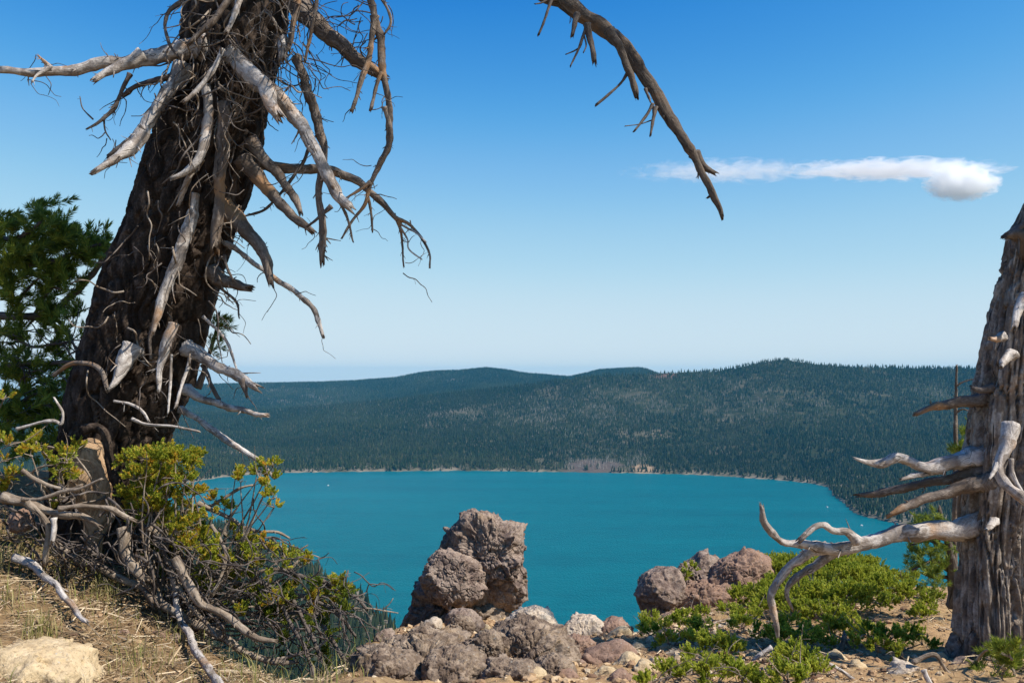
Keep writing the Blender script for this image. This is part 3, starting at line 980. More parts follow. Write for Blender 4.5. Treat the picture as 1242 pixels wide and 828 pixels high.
def limb(pts, d0, d1, spurs=0, jag=1.0, mb=None, world=False, spur_len=9.0, kink=1.0):
    """one gnarled limb with its short broken spurs"""
    _bs[0] += 1
    sd = _bs[0]
    g = np.random.default_rng(sd)
    rows = np.array(pts) if world else px_path(pts, d0, d1)
    rm = rows[:, 3].mean()
    k = cat_rom(rows, max(0.010, rm * 0.55))
    C, R = k[:, :3].copy(), np.maximum(k[:, 3], 0.0012)
    s = np.concatenate([[0], np.cumsum(np.linalg.norm(np.diff(C, axis=0), axis=1))])
    q = np.stack([s * 6, s * 0 + sd, s * 0], 1)
    env = np.minimum(1, s / 0.06)[:, None]
    C += kink * env * np.stack([pn(q), pn(q + 31), pn(q + 67)], 1) * min(0.55 * rm + 0.002, 0.017)
    R = WS * R * (1 + 0.20 * pn(np.stack([s * 22, s * 0 + sd * 1.7, s * 0], 1)))
    R = R * (1 + 0.45 * np.exp(-s / (2.2 * R[0] + 1e-4))) if rm > 0.007 and not world else R
    mb = mb or MB()
    if rm > 0.010 and jag:                      # long splinters at the broken end
        T = C[-1] - C[-4]
        T /= np.linalg.norm(T) + 1e-9
        for _ in range(6):
            o_ = g.normal(size=3)
            o_ -= T * (o_ @ T)
            o_ *= R[-1] * 0.75 / (np.linalg.norm(o_) + 1e-9)
            ll = R[-1] * g.uniform(1.0, 4.2)
            r0 = R[-1] * g.uniform(0.22, 0.42)
            b_ = C[-2] + o_ - T * R[-1]
            ps = np.array([np.append(b_, r0), np.append(b_ + T * (ll * 0.6) + o_ * 0.1, r0 * 0.75), np.append(b_ + T * (ll + R[-1]) + o_ * g.uniform(-0.3, 0.6), r0 * 0.15)])
            kk = cat_rom(ps, 0.012)
            mb.add(*sweep(kk[:, :3], np.maximum(kk[:, 3], 0.0008), 5))
    sides = 16 if rm > 0.03 else (12 if rm > 0.014 else (8 if rm > 0.006 else 5))
    mb.add(*sweep(C, R, sides, 0.42 if rm > 0.006 else 0, 0.2 if rm > 0.006 else 0, sd % 57, jag * 1.8))
    for _ in range(spurs):
        i = int(g.uniform(0.15, 0.97) * (len(C) - 1))
        T = C[min(i + 1, len(C) - 1)] - C[i - 1]
        T /= np.linalg.norm(T) + 1e-9
        dv = g.normal(size=3)
        dv -= T * (dv @ T)
        dv /= np.linalg.norm(dv)
        dv = dv * 0.9 + T * g.uniform(0.0, 0.9) + np.array([0, 0, -0.25])
        dv /= np.linalg.norm(dv)
        ll = g.uniform(0.35, 1.0) * spur_len * 5.3 / F * (0.6 + 40 * R[i])
        r0 = min(R[i] * 0.42, 0.008) * g.uniform(0.5, 1)
        ps = [np.append(C[i] + dv * (R[i] * 0.3 + ll * f) + g.normal(size=3) * ll * 0.09 * f - np.array([0, 0, ll * 0.2 * f * f]), r0 * (1 - 0.65 * f)) for f in (0, 0.45, 1.0)]
        if R[i] > 0.007 and g.random() < 0.6:
            e_, l2 = ps[1][:3], ll * g.uniform(0.4, 0.9)
            d2 = dv + g.normal(size=3) * 0.6
            p2 = [np.append(e_, r0 * 0.5), np.append(e_ + d2 * l2 * 0.5 + g.normal(size=3) * l2 * 0.1, r0 * 0.4), np.append(e_ + d2 * l2, r0 * 0.2)]
            kk = cat_rom(p2, 0.01)
            mb.add(*sweep(kk[:, :3], np.maximum(kk[:, 3], 0.001), 4))
        kk = cat_rom(ps, 0.01)
        mb.add(*sweep(kk[:, :3], np.maximum(kk[:, 3], 0.001), 5, seed=sd % 31))
    return mb


def mesh_part(name, mb, m, parent, smooth=True, label=None, kind=None):
    V, Fc, U = mb.out()
    o = part(name, V, Fc, m, parent, U, smooth, label)
    if kind:
        o['kind'] = kind
    return o


def mesh_thing(name, mb, m, label, cat, group=None, kind=None):
    V, Fc, U = mb.out()
    base = np.array([V[:, 0].mean(), V[:, 1].mean(), V[:, 2].min()])
    o = link(name, mesh_from(name, V - base, Fc, U), m)
    o.location = base
    return tag(o, label, cat, group, kind)


# needles: diamonds set round a shoot
def shoots(B, A, Ls, nn, nl, nw, tilt=0.9, seed=0, droop=0.0):
    """B (n,3) bases, A (n,3) unit axes, Ls lengths, nn needles per shoot, nl needle length, nw width"""
    g = np.random.default_rng(seed)
    n = len(B)
    t_ = g.uniform(0.02, 1, (n, nn)) ** 0.85
    az = g.uniform(0, 2 * np.pi, (n, nn))
    ref = np.where(np.abs(A[:, 2:3]) < 0.9, np.array([[0, 0, 1.0]]), np.array([[1.0, 0, 0]]))
    U = np.cross(A, ref)
    U /= np.linalg.norm(U, axis=1)[:, None]
    W = np.cross(A, U)
    rad = np.cos(az)[..., None] * U[:, None] + np.sin(az)[..., None] * W[:, None]
    tl = tilt * g.uniform(0.65, 1.2, (n, nn))[..., None] * (1.05 - 0.5 * t_[..., None])
    dr = A[:, None] * np.cos(tl) + rad * np.sin(tl)
    dr[..., 2] -= droop
    dr /= np.linalg.norm(dr, axis=2)[..., None]
    b0 = B[:, None] + A[:, None] * (t_ * Ls[:, None])[..., None]
    ll = (nl * g.uniform(0.7, 1.15, (n, nn)))[..., None]
    sd = np.cross(dr, g.normal(size=(n, nn, 3)))
    sd /= np.linalg.norm(sd, axis=2)[..., None] + 1e-9
    V = np.stack([b0, b0 + dr * ll * 0.55 + sd * nw * 0.5, b0 + dr * ll, b0 + dr * ll * 0.55 - sd * nw * 0.5], 2).reshape(-1, 3)
    Fq = np.arange(len(V)).reshape(-1, 4)
    return V, Fq


def leaf_mat(name, stops, trans=0.5):
    m, t, b = mat(name)
    gi = N(t, 'ShaderNodeNewGeometry')
    ob = coords(t)
    n1 = noise(t, ob, 11.0, 3, 0.6)
    f = math_n(t, 'ADD', math_n(t, 'MULTIPLY', gi.outputs['Random Per Island'], 0.5), math_n(t, 'MULTIPLY_ADD', n1, 1.5))
    f.node.inputs[1].links[0].from_node.inputs[2].default_value = -0.5
    c = ramp(t, f, stops)
    t.links.new(c, b.inputs['Base Color'])
    b.inputs['Roughness'].default_value = 0.55
    b.inputs['Specular IOR Level'].default_value = 0.3
    tr = N(t, 'ShaderNodeBsdfTranslucent')
    t.links.new(c, tr.inputs[0])
    ms = N(t, 'ShaderNodeMixShader')
    ms.inputs[0].default_value = trans
    out = [n for n in t.nodes if n.type == 'OUTPUT_MATERIAL'][0]
    t.links.new(b.outputs[0], ms.inputs[1])
    t.links.new(tr.outputs[0], ms.inputs[2])
    t.links.new(ms.outputs[0], out.inputs[0])
    return m


m_jun = leaf_mat('juniper_leaves', [(0.0, (0.09, 0.15, 0.022)), (0.33, (0.27, 0.34, 0.035)), (0.62, (0.5, 0.52, 0.06)), (1.0, (0.64, 0.6, 0.12))])
m_jun2 = leaf_mat('juniper_leaves_rusty', [(0.0, (0.1, 0.16, 0.022)), (0.38, (0.3, 0.36, 0.035)), (0.6, (0.54, 0.52, 0.06)), (0.78, (0.68, 0.42, 0.05)), (1.0, (0.66, 0.26, 0.05))])
m_pine = leaf_mat('pine_needles', [(0.0, (0.04, 0.08, 0.016)), (0.42, (0.14, 0.2, 0.025)), (1.0, (0.44, 0.44, 0.06))])


def sprays(centres, radii, n, Ls, nn, nl, nw, seed=0, up=0.7, tilt=0.9, flat=0.8, shell=0.45, tuft=0.16):
    """shoots filling round clumps, pointing outwards and up"""
    g = np.random.default_rng(seed)
    B, A = [], []
    for c, r, k in zip(centres, radii, n):
        nt_ = max(3, k // 9)
        u = g.normal(size=(nt_, 3))[g.integers(nt_, size=k)]
        u = u / np.linalg.norm(u, axis=1)[:, None] + g.normal(size=(k, 3)) * tuft
        u /= np.linalg.norm(u, axis=1)[:, None]
        u[:, 2] = np.where(u[:, 2] < -0.3, -u[:, 2], u[:, 2])
        rr = r * (shell + (1 - shell) * g.uniform(0, 1, k) ** 0.6) * (1 + 0.35 * pn(u * 2.2 + c * 3))
        p = c + u * rr[:, None] * np.array([1, 1, flat])
        a = u * 0.8 + np.array([0, 0, up]) + g.normal(size=(k, 3)) * 0.45
        a /= np.linalg.norm(a, axis=1)[:, None]
        B.append(p)
        A.append(a)
    B, A = np.vstack(B), np.vstack(A)
    L = Ls * g.uniform(0.6, 1.2, len(B))
    return shoots(B, A, L, nn, nl, nw, tilt, seed)


# ------------------------------------------------------------------ the old dead pine at left
TD = 5.5
old = thing('dead_pine', 'huge leaning old pine with dark furrowed bark and bleached broken branches at left', 'tree', tuple(G(135, 690)))
tr_pts = [(128, 735, 200), (130, 690, 165), (136, 640, 140), (138, 590, 132), (140, 540, 132), (156, 475, 144), (178, 420, 146), (198, 350, 143), (222, 280, 143), (240, 220, 140),
          (262, 150, 134), (276, 90, 126), (288, 30, 130), (296, -40, 122), (308, -150, 108), (325, -300, 92), (345, -480, 70)]
tr_pts = [(x - 3, y, w_ * (0.93 if y < 640 else 1)) for x, y, w_ in tr_pts]
k = cat_rom(px_path(tr_pts, TD, TD), 0.011)
C, R = k[:, :3], k[:, 3]
sides = 220
V, Q, Tn, uv = sweep(C, R, sides)
ctr = np.vstack([np.repeat(C, sides, 0), C[[0, -1]]])
nrm = V - ctr
nl_ = np.linalg.norm(nrm, axis=1)[:, None] + 1e-6
nrm = nrm / nl_
lf = 0.06 * fbm(V * np.array([2.2, 2.2, 1.3]), 3)
q = V * np.array([13, 13, 4.6]) + 0.5 * np.stack([pn(V * 6), pn(V * 6 + 9), pn(V * 6 + 19)], 1)
pl = np.abs(fbm(q, 2, 2.0, 0.45))
plates = np.minimum(pl / 0.16, 1.0) ** 0.7
steps = 0.35 * np.abs(pn(V * np.array([9, 9, 17]) + 3))
dsp = lf + 0.042 * (plates - 1) + 0.016 * steps + 0.008 * fbm(V * 45, 3)
butt = 0.10 * np.clip((1.0 - V[:, 2]) / 0.8, 0, 1) * np.abs(pn(nrm * 2.2 + 4))
V = V + nrm * (dsp + butt)[:, None]
mb = MB()
mb.add(V, Q, Tn, uv)
mesh_part('trunk', mb, m_bark, old)

SI, BR, DK = m_silver, m_brown, m_darkw
FD = TD - 0.42      # in front of the trunk
left_branches = [
    # pts, d0, d1, material, spurs
    ([(250, 60, 28), (228, 60, 24), (200, 66, 20), (160, 75, 18), (120, 78, 18), (95, 83, 16), (60, 87, 13), (30, 88, 11), (3, 87, 9)], TD - 0.25, TD - 0.6, SI, 7),
    ([(172, 66, 15), (150, 78, 14), (135, 87, 12), (117, 97, 8)], TD - 0.5, TD - 0.62, SI, 1),
    ([(62, 83, 6), (55, 76, 5), (47, 68, 3)], TD - 0.57, TD - 0.6, SI, 2),
    ([(60, 82, 6), (45, 92, 4), (39, 99, 3)], TD - 0.57, TD - 0.65, SI, 1),
    ([(222, 82, 20), (213, 98, 18), (200, 118, 18), (180, 148, 19), (160, 178, 18), (142, 192, 13), (117, 205, 7)], TD - 0.3, TD - 0.75, SI, 6),
    ([(175, 158, 14), (155, 172, 11), (133, 188, 5)], TD - 0.55, TD - 0.62, DK, 0),
    ([(212, 92, 9), (170, 103, 7), (150, 115, 6)], TD - 0.2, TD - 0.1, DK, 4),
    ([(158, 90, 6), (148, 110, 6), (137, 133, 6), (120, 148, 5), (107, 156, 3)], TD - 0.4, TD - 0.5, DK, 6),
    ([(126, 144, 3), (127, 158, 2.5), (133, 168, 2)], TD - 0.45, TD - 0.45, DK, 1),
    ([(113, 145, 2.5), (100, 132, 2), (97, 118, 1.5)], TD - 0.5, TD - 0.5, DK, 0),
    ([(200, 60, 7), (172, 65, 6), (225, 30, 5)][:2] + [(168, 66, 3)], TD - 0.2, TD - 0.2, DK, 1),
    ([(222, 2, 7), (205, 12, 6), (201, 30, 5), (206, 55, 4), (215, 68, 3)], TD - 0.3, TD - 0.45, DK, 2),
    ([(249, 105, 10), (253, 135, 13), (248, 172, 14), (240, 195, 12), (226, 206, 9), (212, 214, 6)], FD, FD - 0.15, SI, 1),
    ([(238, 198, 7), (225, 225, 8), (218, 245, 6)], FD - 0.1, FD, SI, 0),
    ([(271, 125, 15), (270, 175, 18), (267, 220, 17), (265, 260, 16), (261, 295, 14)], FD, FD - 0.05, BR, 5),
    ([(237, 235, 8), (231, 270, 16), (218, 305, 17), (203, 345, 14), (193, 375, 12), (186, 402, 5)], FD + 0.03, FD - 0.08, SI, 2),
    ([(193, 365, 7), (184, 400, 6), (183, 435, 4)], FD - 0.04, FD, BR, 0),
    ([(211, 392, 10), (202, 420, 14), (195, 440, 11), (192, 472, 5)], FD, FD - 0.08, SI, 2),
    ([(163, 422, 22), (150, 445, 17), (142, 458, 11), (132, 471, 5)], FD + 0.03, FD - 0.1, SI, 1),
    ([(66, 455, 5), (80, 443, 6), (105, 440, 6), (122, 450, 7), (130, 470, 6)], TD - 0.3, FD - 0.1, BR, 1),
    ([(230, 434, 4), (222, 462, 5), (213, 492, 4)], FD, FD - 0.1, SI, 0),
    ([(208, 430, 3), (207, 460, 4), (204, 500, 3)], FD, FD - 0.08, SI, 0),
    ([(340, -10, 30), (365, 8, 27), (390, 36, 24), (420, 60, 21), (445, 80, 17), (461, 91, 12)], TD, TD - 0.25, BR, 5),
    ([(443, -30, 10), (452, 12, 10), (461, 50, 12), (465, 90, 10), (471, 120, 9), (473, 150, 10), (470, 178, 9), (460, 200, 8), (450, 220, 6), (444, 245, 6), (430, 265, 4), (415, 288, 3)], TD - 0.3, TD - 0.4, BR, 9),
    ([(466, 130, 6), (474, 160, 6), (468, 185, 5), (455, 208, 5)], TD - 0.42, TD - 0.38, BR, 2),
    ([(455, 20, 9), (447, 70, 8), (438, 100, 7), (427, 134, 5)], TD - 0.34, TD - 0.42, BR, 5),
    ([(462, 88, 5), (455, 112, 5), (450, 130, 5)], TD - 0.36, TD - 0.4, BR, 0),
    ([(458, -8, 5), (471, 14, 4), (474, 30, 4), (467, 41, 3)], TD - 0.3, TD - 0.35, BR, 3),
    ([(278, 62, 18), (300, 92, 22), (322, 106, 22), (345, 125, 20), (365, 150, 20), (380, 178, 17), (392, 203, 17), (403, 225, 15), (412, 241, 14), (425, 252, 10)], TD - 0.35, TD - 0.6, SI, 5),
    ([(290, 76, 16), (309, 95, 25), (325, 115, 23), (337, 138, 13)], TD - 0.45, TD - 0.62, SI, 1),
    ([(360, 70, 12), (372, 105, 14), (382, 135, 14), (388, 160, 12), (394, 185, 8), (397, 202, 5)], TD - 0.2, TD - 0.35, BR, 5),
    ([(300, 196, 16), (328, 201, 14), (345, 203, 14), (375, 206, 13), (406, 207, 12), (429, 217, 11), (450, 233, 10), (470, 254, 8), (482, 267, 6)], TD - 0.1, TD + 0.15, BR, 7),
    ([(481, 265, 5), (497, 273, 4), (512, 290, 4), (521, 308, 3), (522, 324, 2.5)], TD + 0.15, TD + 0.1, BR, 4),
    ([(483, 268, 5), (487, 288, 3.5), (490, 322, 2.5)], TD + 0.15, TD + 0.12, BR, 4),
    ([(485, 275, 3.5), (494, 290, 2.5), (496, 302, 2.5), (511, 314, 1.8)], TD + 0.13, TD + 0.1, SI, 2),
    ([(486, 272, 3), (504, 282, 2.5), (516, 293, 2)], TD + 0.15, TD + 0.05, SI, 1),
    ([(304, 172, 16), (322, 196, 16), (343, 218, 13), (356, 238, 11), (364, 258, 6)], TD - 0.15, TD - 0.35, BR, 3),
    ([(296, 195, 20), (322, 226, 17), (345, 252, 14), (362, 268, 12), (377, 279, 8)], TD - 0.2, TD - 0.4, BR, 3),
    ([(376, 176, 5), (366, 200, 5), (350, 222, 5), (336, 240, 4), (318, 256, 4), (297, 262, 2.5)], TD - 0.1, TD - 0.2, DK, 5),
    ([(268, 255, 24), (285, 264, 21), (307, 289, 18), (322, 312, 16), (325, 328, 13), (328, 343, 8)], TD - 0.2, TD - 0.45, BR, 3),
    ([(268, 292, 7), (300, 312, 7), (334, 338, 7), (360, 355, 7), (378, 373, 7), (386, 390, 7), (392, 405, 5)], TD - 0.1, TD - 0.2, SI, 5),
    ([(258, 330, 17), (275, 341, 14), (290, 347, 12), (300, 349, 9)], TD - 0.2, TD - 0.35, BR, 1),
    ([(246, 384, 4), (265, 400, 4.5), (278, 422, 4), (288, 450, 3)], TD - 0.3, TD - 0.35, SI, 1),
    ([(226, 422, 18), (248, 434, 15), (268, 446, 14), (292, 458, 14), (312, 468, 9)], TD - 0.2, TD - 0.45, SI, 4),
    ([(294, 460, 9), (297, 470, 7), (299, 480, 4)], TD - 0.42, TD - 0.44, BR, 0),
    ([(226, 472, 13), (250, 486, 10), (268, 491, 10), (290, 496, 9), (322, 503, 5)], TD - 0.2, TD - 0.5, SI, 3),
    ([(219, 496, 8), (240, 508, 8), (266, 527, 9), (293, 545, 8), (316, 560, 6), (331, 578, 4)], TD - 0.2, TD - 0.5, SI, 3),
    ([(246, 442, 6), (258, 470, 6), (266, 488, 5)], TD - 0.25, TD - 0.3, DK, 1),
    ([(390, 200, 9), (386, 230, 10), (391, 262, 10), (391, 290, 10), (390, 316, 8)], TD - 0.5, TD - 0.5, BR, 6),
    ([(403, 225, 4), (420, 262, 4), (428, 292, 2.5)], TD - 0.6, TD - 0.55, BR, 3),
    ([(446, 236, 4), (450, 258, 4), (452, 280, 2.5)], TD - 0.35, TD - 0.3, BR, 2),
    ([(449, 221, 5), (432, 232, 4), (420, 240, 2.5)], TD - 0.4, TD - 0.45, BR, 0),
    ([(402, 250, 6), (384, 266, 4), (374, 274, 3)], TD - 0.5, TD - 0.52, DK, 1),
    ([(362, -10, 9), (357, 25, 8), (350, 60, 7)], TD - 0.4, TD - 0.45, BR, 2),
    ([(386, -10, 5), (378, 38, 5), (370, 72, 4)], TD - 0.4, TD - 0.42, BR, 2),
    ([(344, 48, 12), (341, 62, 11), (343, 70, 8)], TD - 0.4, TD - 0.5, SI, 0),
    ([(282, -5, 8), (265, 18, 10), (248, 35, 9), (232, 50, 7)], FD - 0.05, FD - 0.1, BR, 3),
    ([(290, 0, 7), (283, 22, 8), (275, 38, 6)], FD - 0.05, FD - 0.15, SI, 1),
    ([(270, 60, 6), (262, 80, 7), (240, 108, 7), (225, 122, 5)], FD - 0.05, FD - 0.15, SI, 1),
    ([(272, 310, 4), (276, 325, 4), (283, 340, 3)], TD - 0.3, TD - 0.35, BR, 3),
    ([(256, 340, 4), (285, 365, 3.5), (290, 385, 2)], TD - 0.2, TD - 0.3, DK, 4),
]
for pts, d0, d1, m, sp in left_branches:
    mesh_part('branch', limb(pts, d0, d1, int(sp * 1.8) + 1), m, old)

# the long limb that droops into the sky from above
limb_pts = [(318, -190, 60), (420, -165, 52), (540, -100, 42), (620, -45, 32), (671, -4, 27), (690, 8, 25), (718, 25, 24), (745, 45, 23), (765, 68, 21), (786, 98, 20), (803, 128, 17), (820, 155, 17),
            (836, 179, 15), (850, 205, 11), (863, 233, 11), (871, 248, 9), (875, 262, 5)]
lm = MB()
limb(limb_pts, TD, TD - 0.5, 10, mb=lm)
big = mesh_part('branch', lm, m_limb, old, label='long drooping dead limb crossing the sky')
for pts in ([(842, 186, 12), (852, 199, 10), (865, 209, 6)], [(738, 36, 12), (755, 66, 11), (765, 90, 10), (770, 113, 8)], [(762, 88, 4), (748, 106, 4), (724, 126, 4)],
            [(792, 126, 4), (783, 142, 4), (770, 158, 3)], [(795, 130, 6), (793, 145, 5), (789, 163, 3)], [(790, 146, 2), (775, 151, 1.6), (758, 153, 1.6)],
            [(712, 30, 9), (717, 50, 8), (721, 74, 7)], [(711, 32, 4), (704, 54, 4), (692, 80, 2.5)], [(704, 57, 3), (696, 62, 2.4), (687, 66, 2)], [(709, 45, 2.4), (711, 55, 2.2), (708, 63, 1.6)],
            [(700, 18, 8), (697, 30, 7), (694, 42, 5)], [(670, -6, 5), (662, 20, 4), (654, 41, 3)], [(664, 0, 3), (656, 4, 2.6), (650, 5, 2)], [(783, 108, 4), (786, 118, 4), (788, 124, 2)],
            [(868, 240, 5), (861, 238, 4), (858, 240, 3)]):
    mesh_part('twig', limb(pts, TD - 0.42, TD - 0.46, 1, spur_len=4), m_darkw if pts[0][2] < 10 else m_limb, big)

# tangle of fine dry twigs on the trunk and round the branches
tw = MB()
td = MB()
g = np.random.default_rng(77)


def wild(x, y, d, L, w, a, mb, curl=1.0):
    pts = [(x, y, w)]
    n = 6
    for i in range(n):
        x += math.cos(a) * L / n
        y += math.sin(a) * L / n
        a += g.normal(0, 0.42) * curl + 0.10 * math.cos(a)
        pts.append((x, y, w * (1 - 0.1 * i), d + g.normal(0, 0.05)))
    pts[0] = (pts[0][0], pts[0][1], w, d)
    limb(pts, d, d, 1 if L > 50 else 0, mb=mb, spur_len=14, kink=0.6)


for i in range(150):
    y = g.uniform(-10, 150) if i < 105 else g.uniform(150, 480)
    cx = np.interp(y, [0, 100, 200, 300, 400, 500], [288, 276, 248, 215, 185, 150])
    x = cx + g.uniform(-62, 62)
    wild(x, y, FD - g.uniform(-0.06, 0.16), g.uniform(25, 95), g.uniform(1.1, 3.1), math.pi / 2 + g.normal(0, 0.8), td if i % 2 else tw)
for i in range(44):
    wild(g.uniform(330, 385), g.uniform(-10, 110), TD - g.uniform(0.1, 0.5), g.uniform(30, 85), g.uniform(1.1, 2.2), g.uniform(0.2, 2.4), td)
for i in range(16):
    wild(g.uniform(425, 458), g.uniform(0, 55), TD - g.uniform(0.25, 0.45), g.uniform(30, 70), g.uniform(1.2, 2.2), g.uniform(1.8, 3.6), td)
for i in range(10):
    wild(g.uniform(185, 230), g.uniform(60, 130), TD - g.uniform(0.2, 0.6), g.uniform(30, 60), g.uniform(1.5, 2.6), g.uniform(1.2, 3.2), tw)
for i in range(14):
    wild(g.uniform(255, 275), g.uniform(270, 400), TD - g.uniform(0.1, 0.35), g.uniform(25, 55), g.uniform(1.3, 2.4), g.uniform(0.0, 1.6), tw)
for i in range(90):
    bx = left_branches[int(g.integers(len(left_branches)))][0]
    q_ = bx[int(g.integers(1, len(bx)))]
    wild(q_[0] + g.normal(0, 3), q_[1] + g.normal(0, 3), TD - g.uniform(0.15, 0.45), g.uniform(16, 55), g.uniform(0.9, 1.9), math.pi / 2 + g.normal(0, 0.9), td)
mesh_part('twig_tangle', tw, m_twig, old, kind='stuff')
mesh_part('twig_tangle', td, m_darkw, old, kind='stuff')

# stripped root and hollow at its foot
mesh_part('bare_root', limb([(114, 532, 10), (112, 545, 42), (113, 570, 58), (114, 600, 58), (118, 630, 44), (115, 655, 28), (116, 672, 14)], TD - 0.30, TD - 0.32, 0, kink=1.0), m_tan, old, label='orange tan bare wood where the bark has peeled from the foot')
mesh_part('root', limb([(100, 522, 10), (112, 518, 11), (126, 526, 12), (133, 545, 11), (136, 575, 13), (150, 610, 16), (160, 650, 20)], TD - 0.45, TD - 0.4, 2), m_bark, old)
mesh_part('root', limb([(66, 540, 20), (70, 580, 22), (60, 625, 24)], TD - 0.3, TD - 0.25, 1), m_bark, old)

# added unseen crown, above the picture: it throws the dappled shade on the trunk
g = np.random.default_rng(5)
cw = MB()
cc, cr = [], []
for i in range(80):
    z0 = g.uniform(4.6, 7.0)
    y0 = g.uniform(3.7, 5.7)
    x0 = g.uniform(-1.35, 0.75)
    z0 = max(z0, 1.6 + 0.45 * y0 + 0.35)
    tr = np.array([-1.5 + 0.05 * (z0 - 4), TD, z0 - 0.6])
    tip = np.array([x0, y0, z0])
    md = (tr + tip) / 2 + np.array([0, 0, 0.15])
    if i % 2 == 0:
        limb([list(tr) + [0.03], list(md) + [0.02], list(tip) + [0.008]], 0, 0, 2, mb=cw, world=True)
    cc.append(tip)
    cr.append(g.uniform(0.14, 0.26))
for i in range(48):  # further clumps added to shade the drooping limb
    tip = np.array([g.uniform(0.7, 2.4), g.uniform(4.0, 5.3), g.uniform(4.35, 5.9)])
    tip[2] = max(tip[2], 1.6 + 0.45 * tip[1] + 0.3)
    if i % 4 == 0:
        limb([[-1.35, TD, 5.6, 0.035], [0.1, 5.2, 5.6, 0.025], list(tip) + [0.008]], 0, 0, 2, mb=cw, world=True)
    cc.append(tip)
    cr.append(g.uniform(0.14, 0.24))
mesh_part('bough', cw, m_brown, old)
V, Fq = sprays(cc, cr, [9] * len(cc), 0.16, 46, 0.06, 0.004, 11, 0.3, 1.0)
part('shade_crown', V, Fq, m_pine, old, smooth=False)


# ------------------------------------------------------------------ living pine behind it at the left edge
pine = thing('pine_tree', 'green living pine with bottlebrush needles behind the leaning trunk at left edge', 'tree', tuple(G(20, 690)))
PD = 6.4
mesh_part('trunk', limb([(-60, 720, 60, 5.9), (-66, 600, 52, 6.2), (-64, 450, 44, PD), (-58, 300, 36, PD), (-50, 150, 28, PD), (-44, -80, 18, PD), (-40, -300, 5, PD)], PD, PD, 2), m_bark, pine)
pb = MB()
pl = [[(-60, 330, 14), (-20, 318, 11), (25, 322, 9), (60, 318, 7), (95, 305, 5), (122, 296, 4)], [(-60, 300, 10), (-10, 292, 8), (30, 285, 6), (50, 268, 4)], [(-60, 430, 14), (-10, 386, 11), (40, 384, 10), (75, 370, 9), (110, 335, 8), (135, 300, 6)],
      [(-60, 480, 12), (0, 446, 9), (50, 441, 7), (90, 438, 5)], [(20, 320, 5), (45, 300, 4), (75, 282, 3)], [(40, 384, 5), (65, 345, 4), (82, 338, 3)], [(60, 380, 6), (80, 400, 5), (96, 430, 3)], [(0, 446, 5), (35, 470, 4), (70, 500, 3)],
      [(-60, 520, 9), (0, 500, 7), (45, 478, 5), (85, 470, 3)], [(-60, 420, 6), (0, 405, 5), (40, 420, 4), (80, 415, 3)], [(30, 322, 5), (60, 345, 4), (78, 352, 3)], [(10, 386, 4), (30, 355, 4), (55, 330, 3)]]
for q_ in pl:
    limb(q_, PD, PD - 0.3, 6, mb=pb, spur_len=16)
g = np.random.default_rng(9)
for i in range(70):
    wild(g.uniform(-15, 85), g.uniform(370, 520), PD - g.uniform(0, 0.4), g.uniform(25, 70), g.uniform(1.4, 2.8), g.uniform(-0.8, 0.9), pb)
mesh_part('branches', pb, m_darkw, pine)
tips = [(8, 272), (14, 300), (0, 290), (48, 262), (44, 275), (66, 272), (35, 292), (55, 302), (76, 287), (97, 300), (120, 298), (86, 312), (106, 318), (62, 330), (86, 342), (32, 322), (10, 332), (46, 362), (20, 372), (62, 386),
        (38, 408), (72, 402), (-2, 350), (0, 400), (50, 320), (20, 345), (75, 330), (60, 352), (10, 430), (40, 440), (70, 425), (25, 470), (60, 465), (5, 490), (50, 490), (20, 450), (80, 470), (30, 500), (15, 510), (10, 530), (45, 525), (75, 515), (30, 545), (85, 500), (60, 545), (60, 505), (0, 450), (70, 450), (85, 380), (118, 310), (70, 300), (25, 310)]
B, A, L = [], [], []
for (x, y) in tips:
    for _ in range(13 if y < 380 else 11):
        p = P(x + g.normal(0, 9), y + g.normal(0, 8), PD - 0.2 + g.normal(0, 0.14))
        a = np.array([g.normal(0.25, 0.55), g.normal(-0.1, 0.5), g.normal(0.55, 0.4)])
        B.append(p - a * 0.03)
        A.append(a / np.linalg.norm(a))
        L.append(g.uniform(0.08, 0.17))
V, Fq = shoots(np.array(B), np.array(A), np.array(L), 85, 0.06, 0.006, 0.8, 4)
part('needles', V, Fq, m_pine, pine, smooth=False)

# small green sprig showing right of the trunk
sp_ = thing('pine_sapling', 'small bright green pine sprig showing just right of the leaning trunk', 'tree', tuple(P(262, 470, 6.2)))
sb = MB()
limb([(240, 470, 8), (254, 430, 6), (262, 400, 4), (266, 380, 3)], 6.2, 6.1, 2, mb=sb)
mesh_part('stem', sb, m_brown, sp_)
B, A, L = [], [], []
for (x, y) in [(266, 384), (262, 396), (268, 402), (258, 410), (264, 418), (256, 424), (268, 392)]:
    for _ in range(3):
        a = np.array([g.normal(0.4, 0.4), g.normal(-0.2, 0.4), g.normal(0.3, 0.4)])
        B.append(P(x + g.normal(0, 3), y + g.normal(0, 4), 6.1))
        A.append(a / np.linalg.norm(a))
        L.append(0.07)
V, Fq = shoots(np.array(B), np.array(A), np.array(L), 60, 0.05, 0.004, 0.85, 6)
part('needles', V, Fq, m_pine, sp_, smooth=False)

